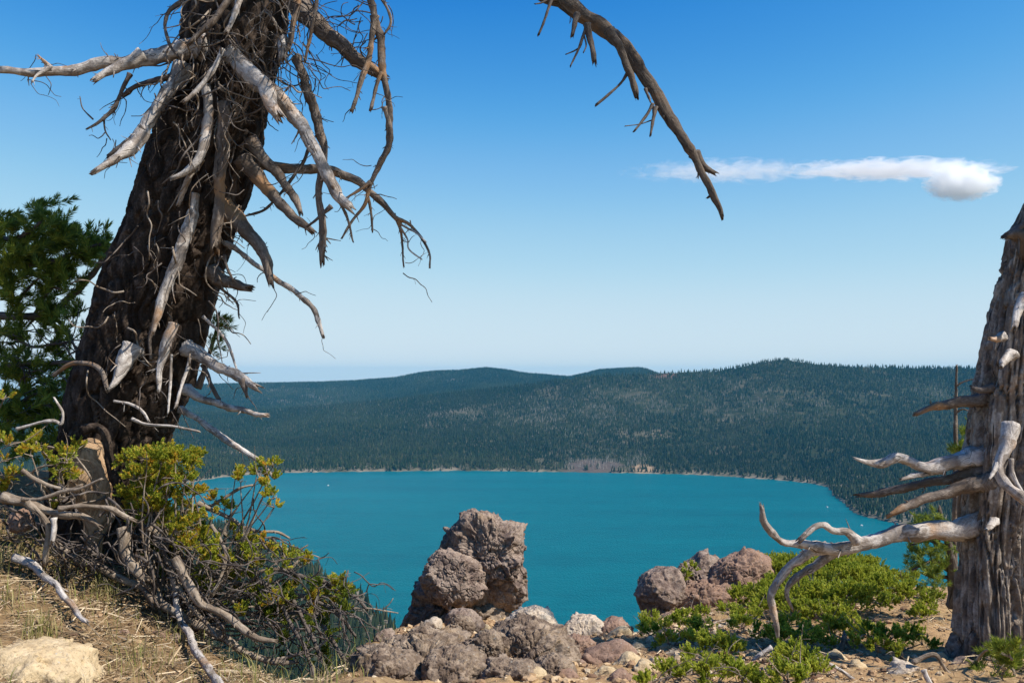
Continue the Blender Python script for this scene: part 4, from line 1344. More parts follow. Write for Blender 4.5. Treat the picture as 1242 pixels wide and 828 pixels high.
# ------------------------------------------------------------------ grey snag at right
SD = 5.0
snag = thing('dead_snag', 'grey weathered dead snag with twisted furrowed trunk at the right edge', 'tree', tuple(G(1203, 775)))
sp = [(1206, 840, 104), (1206, 790, 84), (1206, 760, 76), (1206, 720, 74), (1207, 660, 74), (1212, 600, 78), (1219, 550, 82), (1226, 500, 84), (1233, 450, 82), (1239, 400, 76), (1246, 350, 68), (1252, 310, 64),
      (1257, 285, 60), (1262, 262, 50), (1268, 240, 34), (1274, 222, 14)]
k = cat_rom(px_path(sp, SD, SD), 0.008)
C, R = k[:, :3], k[:, 3]
sides = 200
V, Q, Tn, uv = sweep(C, R, sides)
ctr = np.vstack([np.repeat(C, sides, 0), C[[0, -1]]])
nrm = V - ctr
nrm /= np.linalg.norm(nrm, axis=1)[:, None] + 1e-6
ang = np.arctan2(nrm[:, 1], nrm[:, 0]) + 0.28 * V[:, 2] + 0.12 * pn(V * 1.7)
qq = np.stack([np.cos(ang) * 2.2, np.sin(ang) * 2.2, V[:, 2] * 0.55], 1)
big_ = fbm(qq * 0.9 + 3, 2)
gr = np.abs(fbm(qq * 2.4 + 0.5 * np.stack([pn(V * 4), pn(V * 4 + 4), pn(V * 4 + 8)], 1), 3))
fineg = fbm(np.stack([np.cos(ang) * 11, np.sin(ang) * 11, V[:, 2] * 1.6], 1), 3)
flare = np.clip((0.75 - V[:, 2]) / 0.7, 0, 1) ** 1.5
dsp = 0.075 * big_ * (1 + 1.2 * flare) + 0.055 * (np.minimum(gr / 0.15, 1) - 1) + 0.014 * fineg + 0.02 * fbm(V * 7, 3) + 0.03 * flare
V = V + nrm * dsp[:, None]
uv = np.stack([ang * 0.18, V[:, 2]], 1)
mb = MB()
mb.add(V, Q, Tn, uv)
mesh_part('trunk', mb, m_snag, snag)
snag_branches = [
    ([(1205, 478, 24), (1185, 485, 17), (1156, 489, 13), (1134, 494, 11), (1113, 501, 5)], SD, SD - 0.1, BR, 3),
    ([(1205, 553, 30), (1172, 556, 22), (1143, 563, 18), (1120, 566, 14), (1103, 559, 13), (1085, 556, 14), (1068, 560, 12), (1052, 560, 8), (1036, 557, 3)], SD, SD - 0.2, SI, 3),
    ([(1140, 566, 15), (1118, 574, 9), (1093, 580, 4)], SD - 0.05, SD - 0.15, SI, 0),
    ([(1200, 570, 22), (1167, 576, 15), (1132, 583, 12), (1097, 592, 11), (1068, 597, 10), (1042, 601, 5)], SD - 0.05, SD + 0.1, BR, 4),
    ([(1198, 586, 22), (1167, 591, 17), (1143, 598, 13), (1114, 608, 12), (1091, 617, 10), (1077, 625, 5)], SD - 0.1, SD - 0.2, BR, 3),
    ([(1205, 636, 34), (1165, 640, 27), (1150, 642, 24), (1115, 645, 24), (1080, 650, 21), (1059, 655, 19), (1032, 662, 18), (1010, 665, 17), (988, 662, 15), (971, 659, 12), (955, 658, 9), (944, 654, 9), (933, 643, 10),
      (926, 630, 9), (924, 615, 7)], SD, SD - 0.35, SI, 10),
    ([(1040, 656, 11), (1028, 646, 10), (1010, 643, 9), (999, 636, 9), (987, 639, 9), (974, 652, 8)], SD - 0.25, SD - 0.35, SI, 2),
    ([(1036, 662, 12), (1012, 670, 14), (988, 685, 12), (971, 696, 11), (957, 712, 9), (955, 724, 6), (962, 737, 3)], SD - 0.19, SD - 0.1, SI, 4),
    ([(1004, 664, 12), (985, 669, 13), (972, 677, 12), (958, 684, 11), (947, 699, 11), (937, 718, 10), (937, 738, 9), (940, 757, 8), (943, 772, 5)], SD - 0.22, SD - 0.15, SI, 4),
    ([(1226, 515, 18), (1222, 535, 19), (1216, 552, 15), (1210, 570, 14), (1222, 590, 14), (1244, 608, 13), (1275, 630, 12)], SD - 0.36, SD - 0.6, SI, 4),
    ([(1213, 556, 8), (1205, 570, 7), (1200, 580, 4)], SD - 0.42, SD - 0.5, SI, 1),
    ([(1226, 556, 6), (1230, 580, 7), (1246, 606, 5)], SD - 0.45, SD - 0.5, SI, 0),
    ([(1248, 300, 26), (1236, 288, 17), (1228, 284, 12), (1221, 284, 8)], SD - 0.1, SD - 0.2, DK, 3),
    ([(1226, 288, 9), (1233, 279, 8), (1245, 268, 7)], SD - 0.16, SD - 0.15, DK, 1),
    ([(1205, 470, 10), (1190, 472, 8), (1184, 470, 6)], SD - 0.1, SD - 0.1, DK, 0),
    ([(1245, 360, 15), (1236, 374, 12), (1230, 395, 8)], SD - 0.28, SD - 0.42, SI, 3),
]
for pts, d0, d1, m, s_ in snag_branches:
    mesh_part('branch', limb(pts, d0, d1, s_), m, snag)
for q_ in ([(1216, 408, 10), (1208, 412, 8), (1202, 410, 4)], [(1228, 430, 12), (1218, 438, 9), (1214, 446, 5)], [(1206, 632, 9), (1200, 640, 7), (1196, 642, 4)]):
    mesh_part('stub', limb(q_, SD - 0.27, SD - 0.42, 1), m_silver, snag)

# unseen pine added beyond the right edge of the picture whose crown shades the snag
g = np.random.default_rng(15)
oth = thing('pine_tree', 'unseen pine added just outside the right edge to shade the grey snag', 'tree', tuple(P(1574, 840, 4.4)))
mesh_part('trunk', limb([(1574, 850, 46, 4.4), (1576, 500, 36, 4.4), (1578, 260, 26, 4.4), (1578, -80, 16, 4.4), (1578, -340, 5, 4.4)], 4.4, 4.4, 3), m_bark, oth)
cw = MB()
cc, cr = [], []
for i in range(135):
    hh_ = g.uniform(0.55, 1.15)
    zs_ = g.uniform(0.95, 3.5)
    tip = np.array([2.85 + 0.77 * hh_ + g.normal(0, 0.12), 4.95 - 0.33 * hh_ + g.normal(0, 0.13), zs_ + hh_])
    tip[0] = max(tip[0], 0.5777 * tip[1] + 0.45)
    st = np.array([3.91, 4.4, tip[2] - 0.2])
    limb([list(st) + [0.012], list((st + tip) / 2 + np.array([0, 0, 0.04])) + [0.008], list(tip) + [0.004]], 0, 0, 1, mb=cw, world=True)
    cc.append(tip)
    cr.append(g.uniform(0.12, 0.19))
mesh_part('branches', cw, m_brown, oth)
V, Fq = sprays(cc, cr, [9] * len(cc), 0.15, 46, 0.06, 0.004, 12, 0.3, 1.0)
part('needles', V, Fq, m_pine, oth, smooth=False)

# thin dead sapling and small pines behind the snag
sap = thing('dead_sapling', 'thin bare dead sapling standing behind the grey snag against the hills', 'tree', tuple(G(1159, 690)))
sm = MB()
limb([(1157, 712, 9), (1158, 640, 8), (1159, 560, 6.5), (1159, 500, 5), (1160, 444, 2.5)], 7.2, 7.2, 16, mb=sm, spur_len=7, kink=0.25)
limb([(1160, 468, 2.4), (1170, 462, 2), (1192, 457, 1.4)], 7.2, 7.1, 1, mb=sm)
limb([(1160, 500, 2.4), (1168, 496, 2), (1180, 500, 1.4)], 7.2, 7.1, 1, mb=sm)
mesh_part('stem', sm, m_brown, sap)
sap2 = thing('young_pine', 'small green pine showing between the dead sapling and the snag', 'tree', tuple(G(1185, 690)))
sm = MB()
limb([(1190, 715, 10), (1184, 620, 8), (1178, 560, 6), (1176, 520, 3)], 7.0, 7.0, 6, mb=sm, kink=0.25)
mesh_part('stem', sm, m_brown, sap2)
B, A, L = [], [], []
for (x, y) in [(1174, 522), (1170, 532), (1178, 536), (1166, 545), (1174, 550), (1160, 556), (1170, 560), (1182, 555), (1178, 545), (1162, 552)]:
    for _ in range(5):
        a = np.array([g.normal(-0.1, 0.5), g.normal(-0.2, 0.4), g.normal(0.6, 0.4)])
        B.append(P(x + g.normal(0, 4), y + g.normal(0, 4), 6.95 + g.normal(0, 0.06)))
        A.append(a / np.linalg.norm(a))
        L.append(0.08)
V, Fq = shoots(np.array(B), np.array(A), np.array(L), 60, 0.05, 0.004, 0.85, 8)
part('needles', V, Fq, m_pine, sap2, smooth=False)
yp = thing('young_pine', 'dark bushy young pine below the bleached branch left of the snag foot', 'tree', tuple(G(1150, 720)))
sm = MB()
for q_ in ([(1158, 735, 16), (1155, 690, 13), (1148, 650, 9), (1140, 620, 5)], [(1152, 690, 7), (1130, 680, 5), (1108, 690, 3)], [(1150, 665, 7), (1128, 655, 5), (1106, 660, 3)], [(1148, 650, 5), (1132, 640, 4), (1124, 632, 3)], [(1154, 700, 6), (1135, 700, 4), (1118, 694, 3)]):
    limb(q_, 6.3, 6.2, 3, mb=sm)
mesh_part('branches', sm, m_darkw, yp)
B, A, L = [], [], []
for (x, y) in [(1106, 660), (1112, 668), (1118, 655), (1128, 652), (1138, 662), (1128, 672), (1142, 676), (1110, 690), (1122, 692), (1134, 686), (1146, 692), (1118, 680), (1138, 700), (1128, 632), (1138, 630), (1120, 636), (1148, 640), (1150, 660), (1126, 700), (1146, 710)]:
    for _ in range(7):
        a = np.array([g.normal(-0.3, 0.5), g.normal(-0.2, 0.5), g.normal(0.3, 0.5)])
        B.append(P(x + g.normal(0, 5), y + g.normal(0, 5), 6.2 + g.normal(0, 0.1)))
        A.append(a / np.linalg.norm(a))
        L.append(g.uniform(0.05, 0.09))
V, Fq = shoots(np.array(B), np.array(A), np.array(L), 55, 0.045, 0.004, 0.85, 8)
part('needles', V, Fq, m_pine, yp, smooth=False)


# ------------------------------------------------------------------ shrubs and ground clutter
def shrub(name, label, clumps, m, d=None, per=1.0, seed=0, stems=(), Ls=0.046, nn=34, nl=0.016, nw=0.0068, dead=6, group=None, lift=0.55, root=None, cat='shrub', rooted=True):
    """clumps (px, py, r px[, depth]); without a depth a clump sits on the ground under its pixel"""
    g = np.random.default_rng(seed)
    cs, rs = [], []
    for c in clumps:
        x, y, r = c[:3]
        if len(c) > 3:
            p = P(x, y, c[3])
        elif d is not None:
            p = P(x, y, d + g.normal(0, 0.12))
        else:
            q = G(x, y + r * 0.7)
            p = P(x, y, q[1] - 0.05)
        cs.append(p)
        rs.append(r * p[1] / F * 1.18 * g.uniform(0.7, 1.15))
    cs = np.array(cs)
    rt = np.array(root) if root is not None else np.array([cs[:, 0].mean(), cs[:, 1].mean() + 0.05, 0])
    rt[2] = rt[2] if not rooted else float(gz(np.array([rt[0]]), np.array([rt[1]]))[0]) - 0.03
    o = thing(name, label, cat, tuple(rt), group)
    sm = MB()
    for q in stems:
        limb(q[0], q[1], q[2], q[3] if len(q) > 3 else 2, mb=sm, spur_len=16)
    for c, r in zip(cs, rs):
        a = rt + g.normal(size=3) * np.array([0.08, 0.08, 0.0])
        mid = (a + c) / 2 + g.normal(size=3) * 0.05 + np.array([0, 0, -0.03])
        limb([list(a) + [0.010], list(mid) + [0.007], list(c) + [0.003]], 0, 0, 2, mb=sm, world=True, spur_len=12)
        for _ in range(4):
            u = g.normal(size=3)
            u[2] = abs(u[2])
            u /= np.linalg.norm(u)
            limb([list(c - u * r * 0.2) + [0.003], list(c + u * r * 0.5 + g.normal(size=3) * r * 0.15) + [0.002], list(c + u * r * 0.95) + [0.001]], 0, 0, 0, mb=sm, world=True)
    for _ in range(dead):
        c = cs[g.integers(len(cs))]
        u = g.normal(size=3)
        u[2] = abs(u[2]) * 0.8
        u /= np.linalg.norm(u)
        ll = g.uniform(0.1, 0.24)
        limb([list(c) + [0.004], list(c + u * ll * 0.5 + g.normal(size=3) * 0.02) + [0.003], list(c + u * ll + g.normal(size=3) * 0.04) + [0.001]], 0, 0, 3, mb=sm, world=True, spur_len=14)
    mesh_part('stems', sm, m_twig, o)
    n = [max(10, int(per * 120 * (r / 0.1) ** 2)) for r in rs]
    V, Fq = sprays(cs, rs, n, Ls, nn, nl, nw, seed + 5, 0.75, 0.8, 0.75, 0.4)
    part('foliage', V, Fq, m, o, smooth=False)
    return o


RS = 'low green junipers before the grey snag'
shrub('juniper_shrub', 'largest low green juniper, spreading under the forked bleached branch', [(938, 690, 20), (960, 702, 24), (985, 706, 25), (1010, 702, 25), (1035, 706, 25), (1060, 706, 20), (975, 727, 22), (1000, 728, 24), (1028, 730, 24),
      (1054, 727, 20), (1074, 718, 18), (945, 716, 18), (918, 692, 15), (903, 706, 16), (924, 722, 18), (898, 726, 16), (880, 716, 10), (965, 745, 16), (1080, 735, 14), (1000, 690, 20), (1030, 690, 20), (965, 688, 18), (1055, 692, 18), (935, 735, 16), (990, 748, 14), (1020, 750, 13), (1092, 722, 13)], m_jun, seed=1, dead=60, per=1.25)
shrub('juniper_shrub', 'small juniper tucked against the left side of the snag foot', [(1110, 716, 14), (1126, 730, 16), (1120, 746, 12), (1096, 706, 12), (1106, 702, 10), (1084, 702, 9)], m_jun, seed=2, dead=8)
shrub('juniper_shrub', 'low juniper mat spilling between the rounded boulder and bottom edge', [(790, 755, 15), (806, 764, 11), (786, 768, 10), (832, 756, 14), (850, 748, 12), (852, 762, 13), (812, 780, 13), (834, 778, 13), (866, 786, 17), (888, 790, 16), (846, 800, 14),
      (808, 822, 14), (830, 818, 14), (856, 820, 16), (882, 816, 16), (900, 826, 14), (884, 745, 13), (905, 748, 12), (925, 742, 12), (790, 832, 12), (915, 770, 13), (900, 762, 10)], m_jun, seed=3, dead=50, per=1.1)
shrub('juniper_shrub', 'rounded juniper clump at bottom edge below the hanging fork tip', [(945, 778, 15), (963, 766, 19), (984, 780, 15), (950, 802, 19), (970, 804, 21), (990, 816, 16), (955, 826, 16), (978, 828, 16)], m_jun, seed=4, dead=8)
shrub('juniper_shrub', 'juniper clump on bare orange soil nearer the snag', [(1010, 766, 13), (1030, 766, 15), (1055, 771, 16), (1080, 776, 16), (1104, 774, 18), (1118, 780, 12), (1090, 793, 12), (1040, 782, 12), (1012, 784, 9), (1066, 788, 10)], m_jun, seed=5, dead=10)
shrub('pine_seedling', 'bright green tufted seedling in the bottom right corner', [(1206, 802, 15), (1226, 797, 17), (1216, 816, 16), (1238, 812, 15), (1250, 800, 16), (1200, 822, 12)], m_pine, d=4.35, seed=6, dead=3, Ls=0.06, nn=34, nl=0.035, nw=0.004, per=0.5, cat='seedling')
shrub('green_tuft', 'small yellow green tuft on the crag at the left foot of the boulder', [(461, 783, 8, 5.75), (472, 790, 7, 5.7), (488, 785, 8, 5.7), (480, 780, 5, 5.75)], m_jun2, seed=7, dead=3, root=P(474, 800, 5.75), cat='plant')
shrub('green_tuft', 'tiny green tuft growing on the lumpy rock behind the rounded boulder', [(830, 697, 7, 8.05), (838, 690, 5, 8.05), (826, 703, 5, 8.02)], m_jun, seed=8, dead=1, root=P(832, 712, 8.1), cat='plant')

# bleached roots and stems among the right shrubs
sticks = [
    ([(857, 778, 4), (863, 765, 4.5), (873, 759, 4)], 'short curved white stick standing in the low juniper mat', 0),
    ([(936, 784, 5), (924, 792, 6), (914, 801, 6), (908, 812, 6), (907, 824, 4)], 'curved bright white root left of the rounded juniper clump', 0),
    ([(989, 796, 4), (1013, 809, 5), (1032, 821, 5), (1044, 830, 4)], 'straight pale stick lying at the bottom between two junipers', 1),
    ([(1107, 803, 6), (1132, 793, 6), (1142, 804, 5), (1150, 815, 5), (1166, 822, 4), (1190, 822, 3)], 'wavy brown root on bare soil before the snag', 1),
    ([(987, 790, 7), (1005, 796, 7), (1020, 788, 8), (1025, 774, 7)], 'looping brown root beside the juniper clump on orange soil', 1),
    ([(1028, 775, 7), (1033, 786, 7), (1034, 797, 5)], 'short brown root stub beside the looping root', 0),
    ([(1120, 812, 6), (1126, 826, 7), (1132, 840, 7)], 'dark root end at the bottom beside the flat pale slab', 0),
    ([(905, 700, 3), (925, 686, 3), (935, 676, 2)], 'thin grey dead stick poking up behind the largest juniper', 3),
]
for pts, lb, s_ in sticks:
    p0 = G(pts[len(pts) // 2][0], pts[len(pts) // 2][1])
    mesh_thing('root' if 'root' in lb else 'stick', limb(pts, p0[1] - 0.06, p0[1] - 0.08, s_, spur_len=10), m_silver if 'white' in lb or 'pale' in lb or 'grey' in lb else m_twig, lb, 'root' if 'root' in lb else 'stick')

# left: the sprawling krummholz under the old pine
LD = 4.95
stems = [
    ([(190, 622, 6), (228, 620, 6), (252, 615, 5), (273, 603, 5), (290, 592, 4), (306, 588, 3)], LD + 0.1, LD + 0.2, 4), ([(256, 637, 5), (266, 651, 5), (273, 669, 5), (271, 690, 5), (263, 710, 4), (249, 724, 3)], LD - 0.1, LD - 0.2, 1),
    ([(240, 610, 6), (277, 627, 6), (294, 639, 6), (315, 644, 5), (336, 645, 4), (350, 651, 3)], LD + 0.1, LD + 0.1, 6), ([(290, 660, 4), (311, 663, 4), (339, 663, 4), (357, 669, 3), (372, 662, 2)], LD + 0.2, LD + 0.3, 6),
    ([(357, 669, 3), (375, 672, 2.4), (386, 675, 1.6)], LD + 0.3, LD + 0.3, 4), ([(228, 672, 8), (240, 697, 8), (268, 703, 8), (290, 707, 7), (310, 705, 5)], LD, LD, 3), ([(249, 672, 5), (277, 693, 5), (301, 697, 5), (322, 691, 4), (350, 690, 4), (362, 680, 3)], LD + 0.05, LD + 0.1, 4),
    ([(297, 707, 5), (322, 707, 5), (346, 704, 4)], LD + 0.1, LD + 0.1, 3), ([(390, 745, 4), (416, 739, 3), (443, 737, 2.6), (464, 740, 2.2), (482, 743, 1.5)], LD, LD, 3),
    ([(464, 740, 2), (472, 732, 1.6), (476, 726, 1.2)], LD, LD, 1), ([(330, 800, 6), (350, 796, 5), (370, 790, 5), (388, 783, 4), (396, 776, 3)], LD - 0.2, LD - 0.2, 2), 
    
    ([(180, 640, 7), (205, 655, 7), (228, 660, 6), (250, 655, 5)], LD - 0.1, LD, 3), ([(160, 630, 9), (185, 645, 9), (200, 672, 8), (212, 700, 7)], LD, LD - 0.1, 3), ([(200, 640, 4), (230, 645, 4), (262, 660, 4), (286, 668, 3)], LD, LD, 4),
    ([(205, 690, 7), (222, 720, 7), (240, 745, 6), (262, 770, 5)], LD - 0.1, LD - 0.35, 2), ([(250, 690, 6), (275, 720, 6), (300, 742, 6), (335, 755, 5), (360, 762, 4)], LD, LD - 0.1, 4), ([(265, 640, 4), (282, 655, 4), (300, 668, 3), (318, 675, 2.5)], LD + 0.05, LD + 0.1, 5),
    
]
dark_stems = [
    ([(350, 720, 6), (374, 763, 6), (388, 794, 5), (405, 835, 5)], LD - 0.05, LD - 0.3, 8), ([(380, 735, 6), (405, 780, 6), (424, 810, 5), (432, 838, 4)], LD, LD - 0.3, 8), ([(330, 715, 6), (350, 750, 6), (372, 790, 6), (385, 835, 5)], LD - 0.1, LD - 0.35, 8),
    ([(300, 690, 7), (335, 715, 7), (375, 725, 6), (410, 745, 5), (430, 770, 4)], LD, LD - 0.1, 8), ([(310, 735, 6), (340, 745, 5), (370, 742, 5), (392, 752, 4)], LD - 0.05, LD - 0.05, 6), ([(340, 690, 7), (370, 700, 6), (391, 705, 6), (409, 717, 6), (430, 721, 5), (443, 737, 4)], LD, LD, 8),
]
fol = [(160, 562, 15), (178, 556, 16), (195, 560, 17), (213, 558, 15), (228, 566, 13), (236, 556, 9), (168, 580, 17), (188, 584, 19), (208, 582, 17), (224, 586, 12), (175, 602, 17), (200, 606, 17), (220, 602, 12), (160, 600, 12), (190, 622, 13), (212, 624, 11),
       (235, 600, 10), (286, 577, 8), (292, 584, 7), (322, 568, 9), (312, 574, 7), (331, 565, 5), (324, 592, 8), (331, 604, 9), (332, 615, 7), (327, 582, 6), (262, 608, 8), (272, 618, 8), (258, 625, 8), (216, 670, 13), (232, 664, 13), (248, 676, 12), (222, 684, 10), (206, 680, 9),
       (300, 664, 11), (312, 676, 11), (292, 656, 8), (318, 684, 7), (280, 690, 8), (284, 706, 11), (276, 716, 9), (296, 722, 8), (290, 732, 7), (365, 684, 7, LD), (374, 682, 6, LD), (262, 688, 8),
       (250, 690, 10), (235, 705, 9), (190, 650, 11), (215, 645, 10), (170, 640, 9), (265, 665, 9), (305, 700, 9), (330, 705, 8), (340, 690, 8), (255, 722, 8), (200, 702, 9), (185, 672, 9), (320, 655, 7), (285, 645, 7), (228, 640, 10), (248, 655, 10), (268, 680, 10), (225, 655, 9), (300, 685, 10), (325, 670, 8), (345, 675, 8), (310, 720, 10), (330, 730, 9), (290, 745, 9), (265, 738, 9), (355, 712, 9), (370, 725, 9), (350, 735, 9), (245, 715, 9), (318, 750, 8), (340, 765, 8), (375, 765, 8), (405, 735, 8), (420, 722, 7), (185, 612, 11), (160, 622, 10), (205, 635, 10), (225, 618, 10), (383, 740, 10, LD), (393, 746, 9, LD), (376, 750, 8, LD), (388, 724, 9, LD), (404, 712, 8, LD), (412, 706, 7, LD), (345, 748, 9, LD), (240, 632, 9), (247, 645, 8)]
spr = shrub('sprawling_juniper', 'sprawling wind bent juniper with rusty green sprays and tangled pale stems at left', fol, m_jun2, d=LD, seed=21, stems=stems, dead=45, per=1.25, Ls=0.042, root=P(215, 690, LD))
g = np.random.default_rng(55)
dk_ = MB()
for q in dark_stems:
    limb(*q[:3], q[3], mb=dk_, spur_len=22)
for i in range(80):
    wild(g.uniform(300, 430), g.uniform(690, 815), LD - g.uniform(-0.1, 0.35), g.uniform(25, 75), g.uniform(1.0, 2.6), g.uniform(-0.6, 1.9), dk_)
mesh_part('dark_twigs', dk_, m_darkw, spr, kind='stuff')  # dark wood colour stands in for shadow low in the tangle
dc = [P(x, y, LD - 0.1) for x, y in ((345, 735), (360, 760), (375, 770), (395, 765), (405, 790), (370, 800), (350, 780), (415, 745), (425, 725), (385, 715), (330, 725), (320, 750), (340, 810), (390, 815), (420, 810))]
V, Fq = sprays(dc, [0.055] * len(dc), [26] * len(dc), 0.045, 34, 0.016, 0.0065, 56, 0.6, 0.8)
part('shaded_foliage', V, Fq, m_pine, spr, smooth=False)  # darker green puts the shade into the leaf colour here
shrub('juniper_shrub', 'leafy green sprigs growing at the left foot of the leaning trunk', [(72, 572, 10), (80, 560, 11), (88, 548, 10), (74, 585, 10), (85, 582, 9), (90, 562, 8), (66, 592, 8), (45, 538, 10), (52, 548, 9), (38, 552, 8), (60, 560, 8), (64, 618, 6)],
      m_jun2, d=4.9, seed=22, dead=6, per=0.8, root=P(95, 600, 5.1), rooted=False)
shrub('juniper_shrub', 'bright green sprigs at the extreme left edge under the living pine', [(2, 534, 8), (10, 540, 7), (4, 580, 9), (14, 588, 9), (6, 600, 9), (18, 576, 6), (0, 560, 9), (4, 484, 7)], m_jun2, d=4.8, seed=23, dead=5, per=0.8, root=P(-25, 585, 5.0), rooted=False)

deadwood = [
    ([(212, 676, 9), (217, 686, 12), (228, 707, 12), (242, 728, 12), (259, 739, 11), (275, 750, 10), (292, 760, 10), (315, 773, 8), (332, 777, 5)], 4.6, 4.55, m_twig, 'pale stout bent branch standing out at the front of the tangle', 4),
    ([(64, 658, 8), (80, 669, 10), (97, 681, 10), (121, 690, 9), (140, 698, 9), (155, 706, 9), (174, 711, 10), (180, 718, 11), (186, 730, 9)], 4.7, 4.6, m_twig, 'long barky branch lying below the roots of the leaning trunk', 4),
    ([(190, 724, 10), (200, 735, 12), (212, 742, 11), (232, 753, 11), (250, 762, 11), (270, 773, 12), (287, 785, 11), (304, 794, 10), (325, 800, 9), (340, 801, 8), (358, 803, 5)], 4.5, 4.5, m_twig, 'long pale trunk lying along the crest of the left bank', 4),
    ([(211, 700, 7), (213, 715, 8), (217, 744, 9), (229, 770, 10), (241, 795, 11), (256, 814, 11), (268, 835, 11)], 4.42, 4.1, m_silver, 'grey twisted branch running down to the bottom edge', 3),
    ([(17, 675, 8), (30, 680, 11), (43, 687, 11), (58, 701, 9), (75, 720, 9), (92, 739, 8), (105, 753, 5)], 4.35, 4.2, m_silver, 'pale broken branch lying in the dry grass at far left', 3),
    ([(4, 603, 12), (29, 607, 12), (44, 614, 11), (64, 620, 10), (81, 625, 10), (104, 628, 9), (120, 637, 6)], 4.6, 4.55, m_twig, 'thick brown root running sideways before the peeled trunk foot', 3),
    ([(27, 570, 5), (44, 581, 6), (62, 589, 5), (85, 593, 5), (98, 588, 3)], 4.6, 4.6, m_twig, 'thin bowed stick above the thick sideways root', 3),
    ([(27, 605, 5), (48, 605, 5), (73, 597, 5), (97, 592, 4), (124, 581, 3)], 4.55, 4.5, m_twig, 'thin stick slanting up to the right across the peeled wood', 2),
    ([(71, 617, 6), (93, 614, 6), (112, 614, 6), (133, 615, 7), (147, 624, 7), (162, 631, 6)], 4.5, 4.55, m_twig, 'smooth brown root arching across the foot of the peeled wood', 2),
    ([(33, 609, 8), (42, 618, 9), (52, 627, 8), (58, 637, 8), (58, 655, 8), (55, 680, 8)], 4.5, 4.5, m_twig, 'hooked brown root hanging down at left', 1),
    ([(65, 628, 7), (66, 640, 7), (64, 655, 6)], 4.48, 4.46, m_silver, 'short pale upright stub beside the hooked root', 0),
    ([(20, 520, 4), (45, 513, 4), (66, 510, 5), (75, 514, 5), (76, 500, 4), (66, 484, 3)], 4.9, 4.9, m_silver, 'thin pale hooked stick before the dark foot of the trunk', 1),
    ([(160, 508, 4), (178, 514, 4), (205, 517, 4), (240, 522, 3)], 4.95, 4.9, m_silver, 'thin white stick crossing the lower trunk above the rusty sprays', 3),
    ([(138, 486, 3), (158, 490, 4), (172, 498, 4), (180, 510, 3)], 4.98, 4.95, m_silver, 'short white forked stick on the lower trunk', 3),
    ([(150, 640, 14), (152, 670, 15), (162, 690, 15), (178, 705, 12)], 4.85, 4.75, m_twig, 'gnarled brown root plunging into the bank right of the peeled wood', 2),
]
for pts, d0, d1, m, lb, s_ in deadwood:
    if ' lying ' in lb or 'running down' in lb or 'standing out' in lb:      # these rest on the bank
        q_ = []
        for i, p in enumerate(pts):
            gd = G(p[0], p[1] + p[2] * 0.3)[1]
            q_.append((p[0], p[1], p[2], gd - 0.2 if gd < 5.6 else None))
        ok = [i for i, p in enumerate(q_) if p[3] is not None]
        if ok:
            dd_ = np.interp(range(len(q_)), ok, [q_[i][3] for i in ok])
            dd_ = np.convolve(np.pad(dd_, 1, 'edge'), [0.25, 0.5, 0.25], 'valid')
            pts = [(p[0], p[1], p[2], float(d_)) for p, d_ in zip(q_, dd_)]
    nm = 'root' if ' root' in lb else ('stick' if ' stick' in lb or 'stub' in lb else 'fallen_branch')
    mesh_thing(nm, limb(pts, d0, d1, s_, spur_len=10), m, lb, {'root': 'root', 'stick': 'stick', 'fallen_branch': 'branch'}[nm])

# tangle of small dead roots in the bank under the trunk
tg = MB()
g = np.random.default_rng(31)
for i in range(75):
    wild(g.uniform(0, 215), g.uniform(585, 690), g.uniform(4.6, 4.95), g.uniform(35, 80), g.uniform(1.6, 4.2), g.uniform(-0.7, 1.3), tg)
for i in range(60):
    wild(g.uniform(200, 390), g.uniform(650, 770), g.uniform(4.6, 5.0), g.uniform(30, 70), g.uniform(1.3, 3.0), g.uniform(-0.5, 1.2), tg)
for i in range(90):
    wild(g.uniform(20, 330), g.uniform(640, 750), g.uniform(4.55, 4.95), g.uniform(30, 90), g.uniform(1.2, 3.2), g.uniform(-0.5, 1.1), tg)
o = mesh_thing('root_tangle', tg, m_darkw, 'tangle of small dead roots and twigs under the leaning trunk', 'roots', kind='stuff')


# grass, straw litter, pebbles
def ground_pts(n, x0, x1, y0, y1, g):
    x = g.uniform(x0, x1, n)
    y = g.uniform(y0, y1, n)
    return x, y, gz(x, y)


m_grass = leaf_mat('grass_blades', [(0.0, (0.14, 0.17, 0.03)), (0.35, (0.24, 0.24, 0.06)), (0.6, (0.42, 0.34, 0.15)), (1.0, (0.56, 0.45, 0.24))], 0.3)
g = np.random.default_rng(41)
tx, ty, tz = [], [], []
for (x, y, n, sp) in [(130, 718, 150, 13), (135, 730, 90, 12), (50, 775, 110, 9), (8, 690, 170, 16), (22, 655, 150, 16), (60, 700, 60, 12), (215, 772, 70, 14), (165, 806, 60, 14), (280, 800, 90, 22), (330, 822, 90, 22), (100, 690, 60, 15), (10, 740, 80, 14), (255, 745, 60, 12), (45, 670, 90, 14), (300, 828, 60, 20)]:
    q = G(x, y)
    k = sp * q[1] / F
    tx.append(q[0] + g.normal(0, k, n))
    ty.append(q[1] + g.normal(0, k * 1.6, n))
q = ground_pts(1500, -3.2, -0.7, 3.2, 5.6, g)
tx.append(q[0])
ty.append(q[1])
tx, ty = np.concatenate(tx), np.concatenate(ty)
tz = gz(tx, ty)
n = len(tx)
h = g.uniform(0.04, 0.17, n)
az = g.uniform(0, 6.28, n)
ln_ = g.uniform(0.1, 0.8, n)
dx = np.stack([np.cos(az), np.sin(az), np.zeros(n)], 1)
sd = np.stack([-np.sin(az), np.cos(az), np.zeros(n)], 1) * g.uniform(0.0012, 0.0026, n)[:, None]
b0 = np.stack([tx, ty, tz - 0.01], 1)
m1 = b0 + dx * (h * ln_ * 0.35)[:, None] + np.array([0, 0, 1]) * (h * 0.6)[:, None]
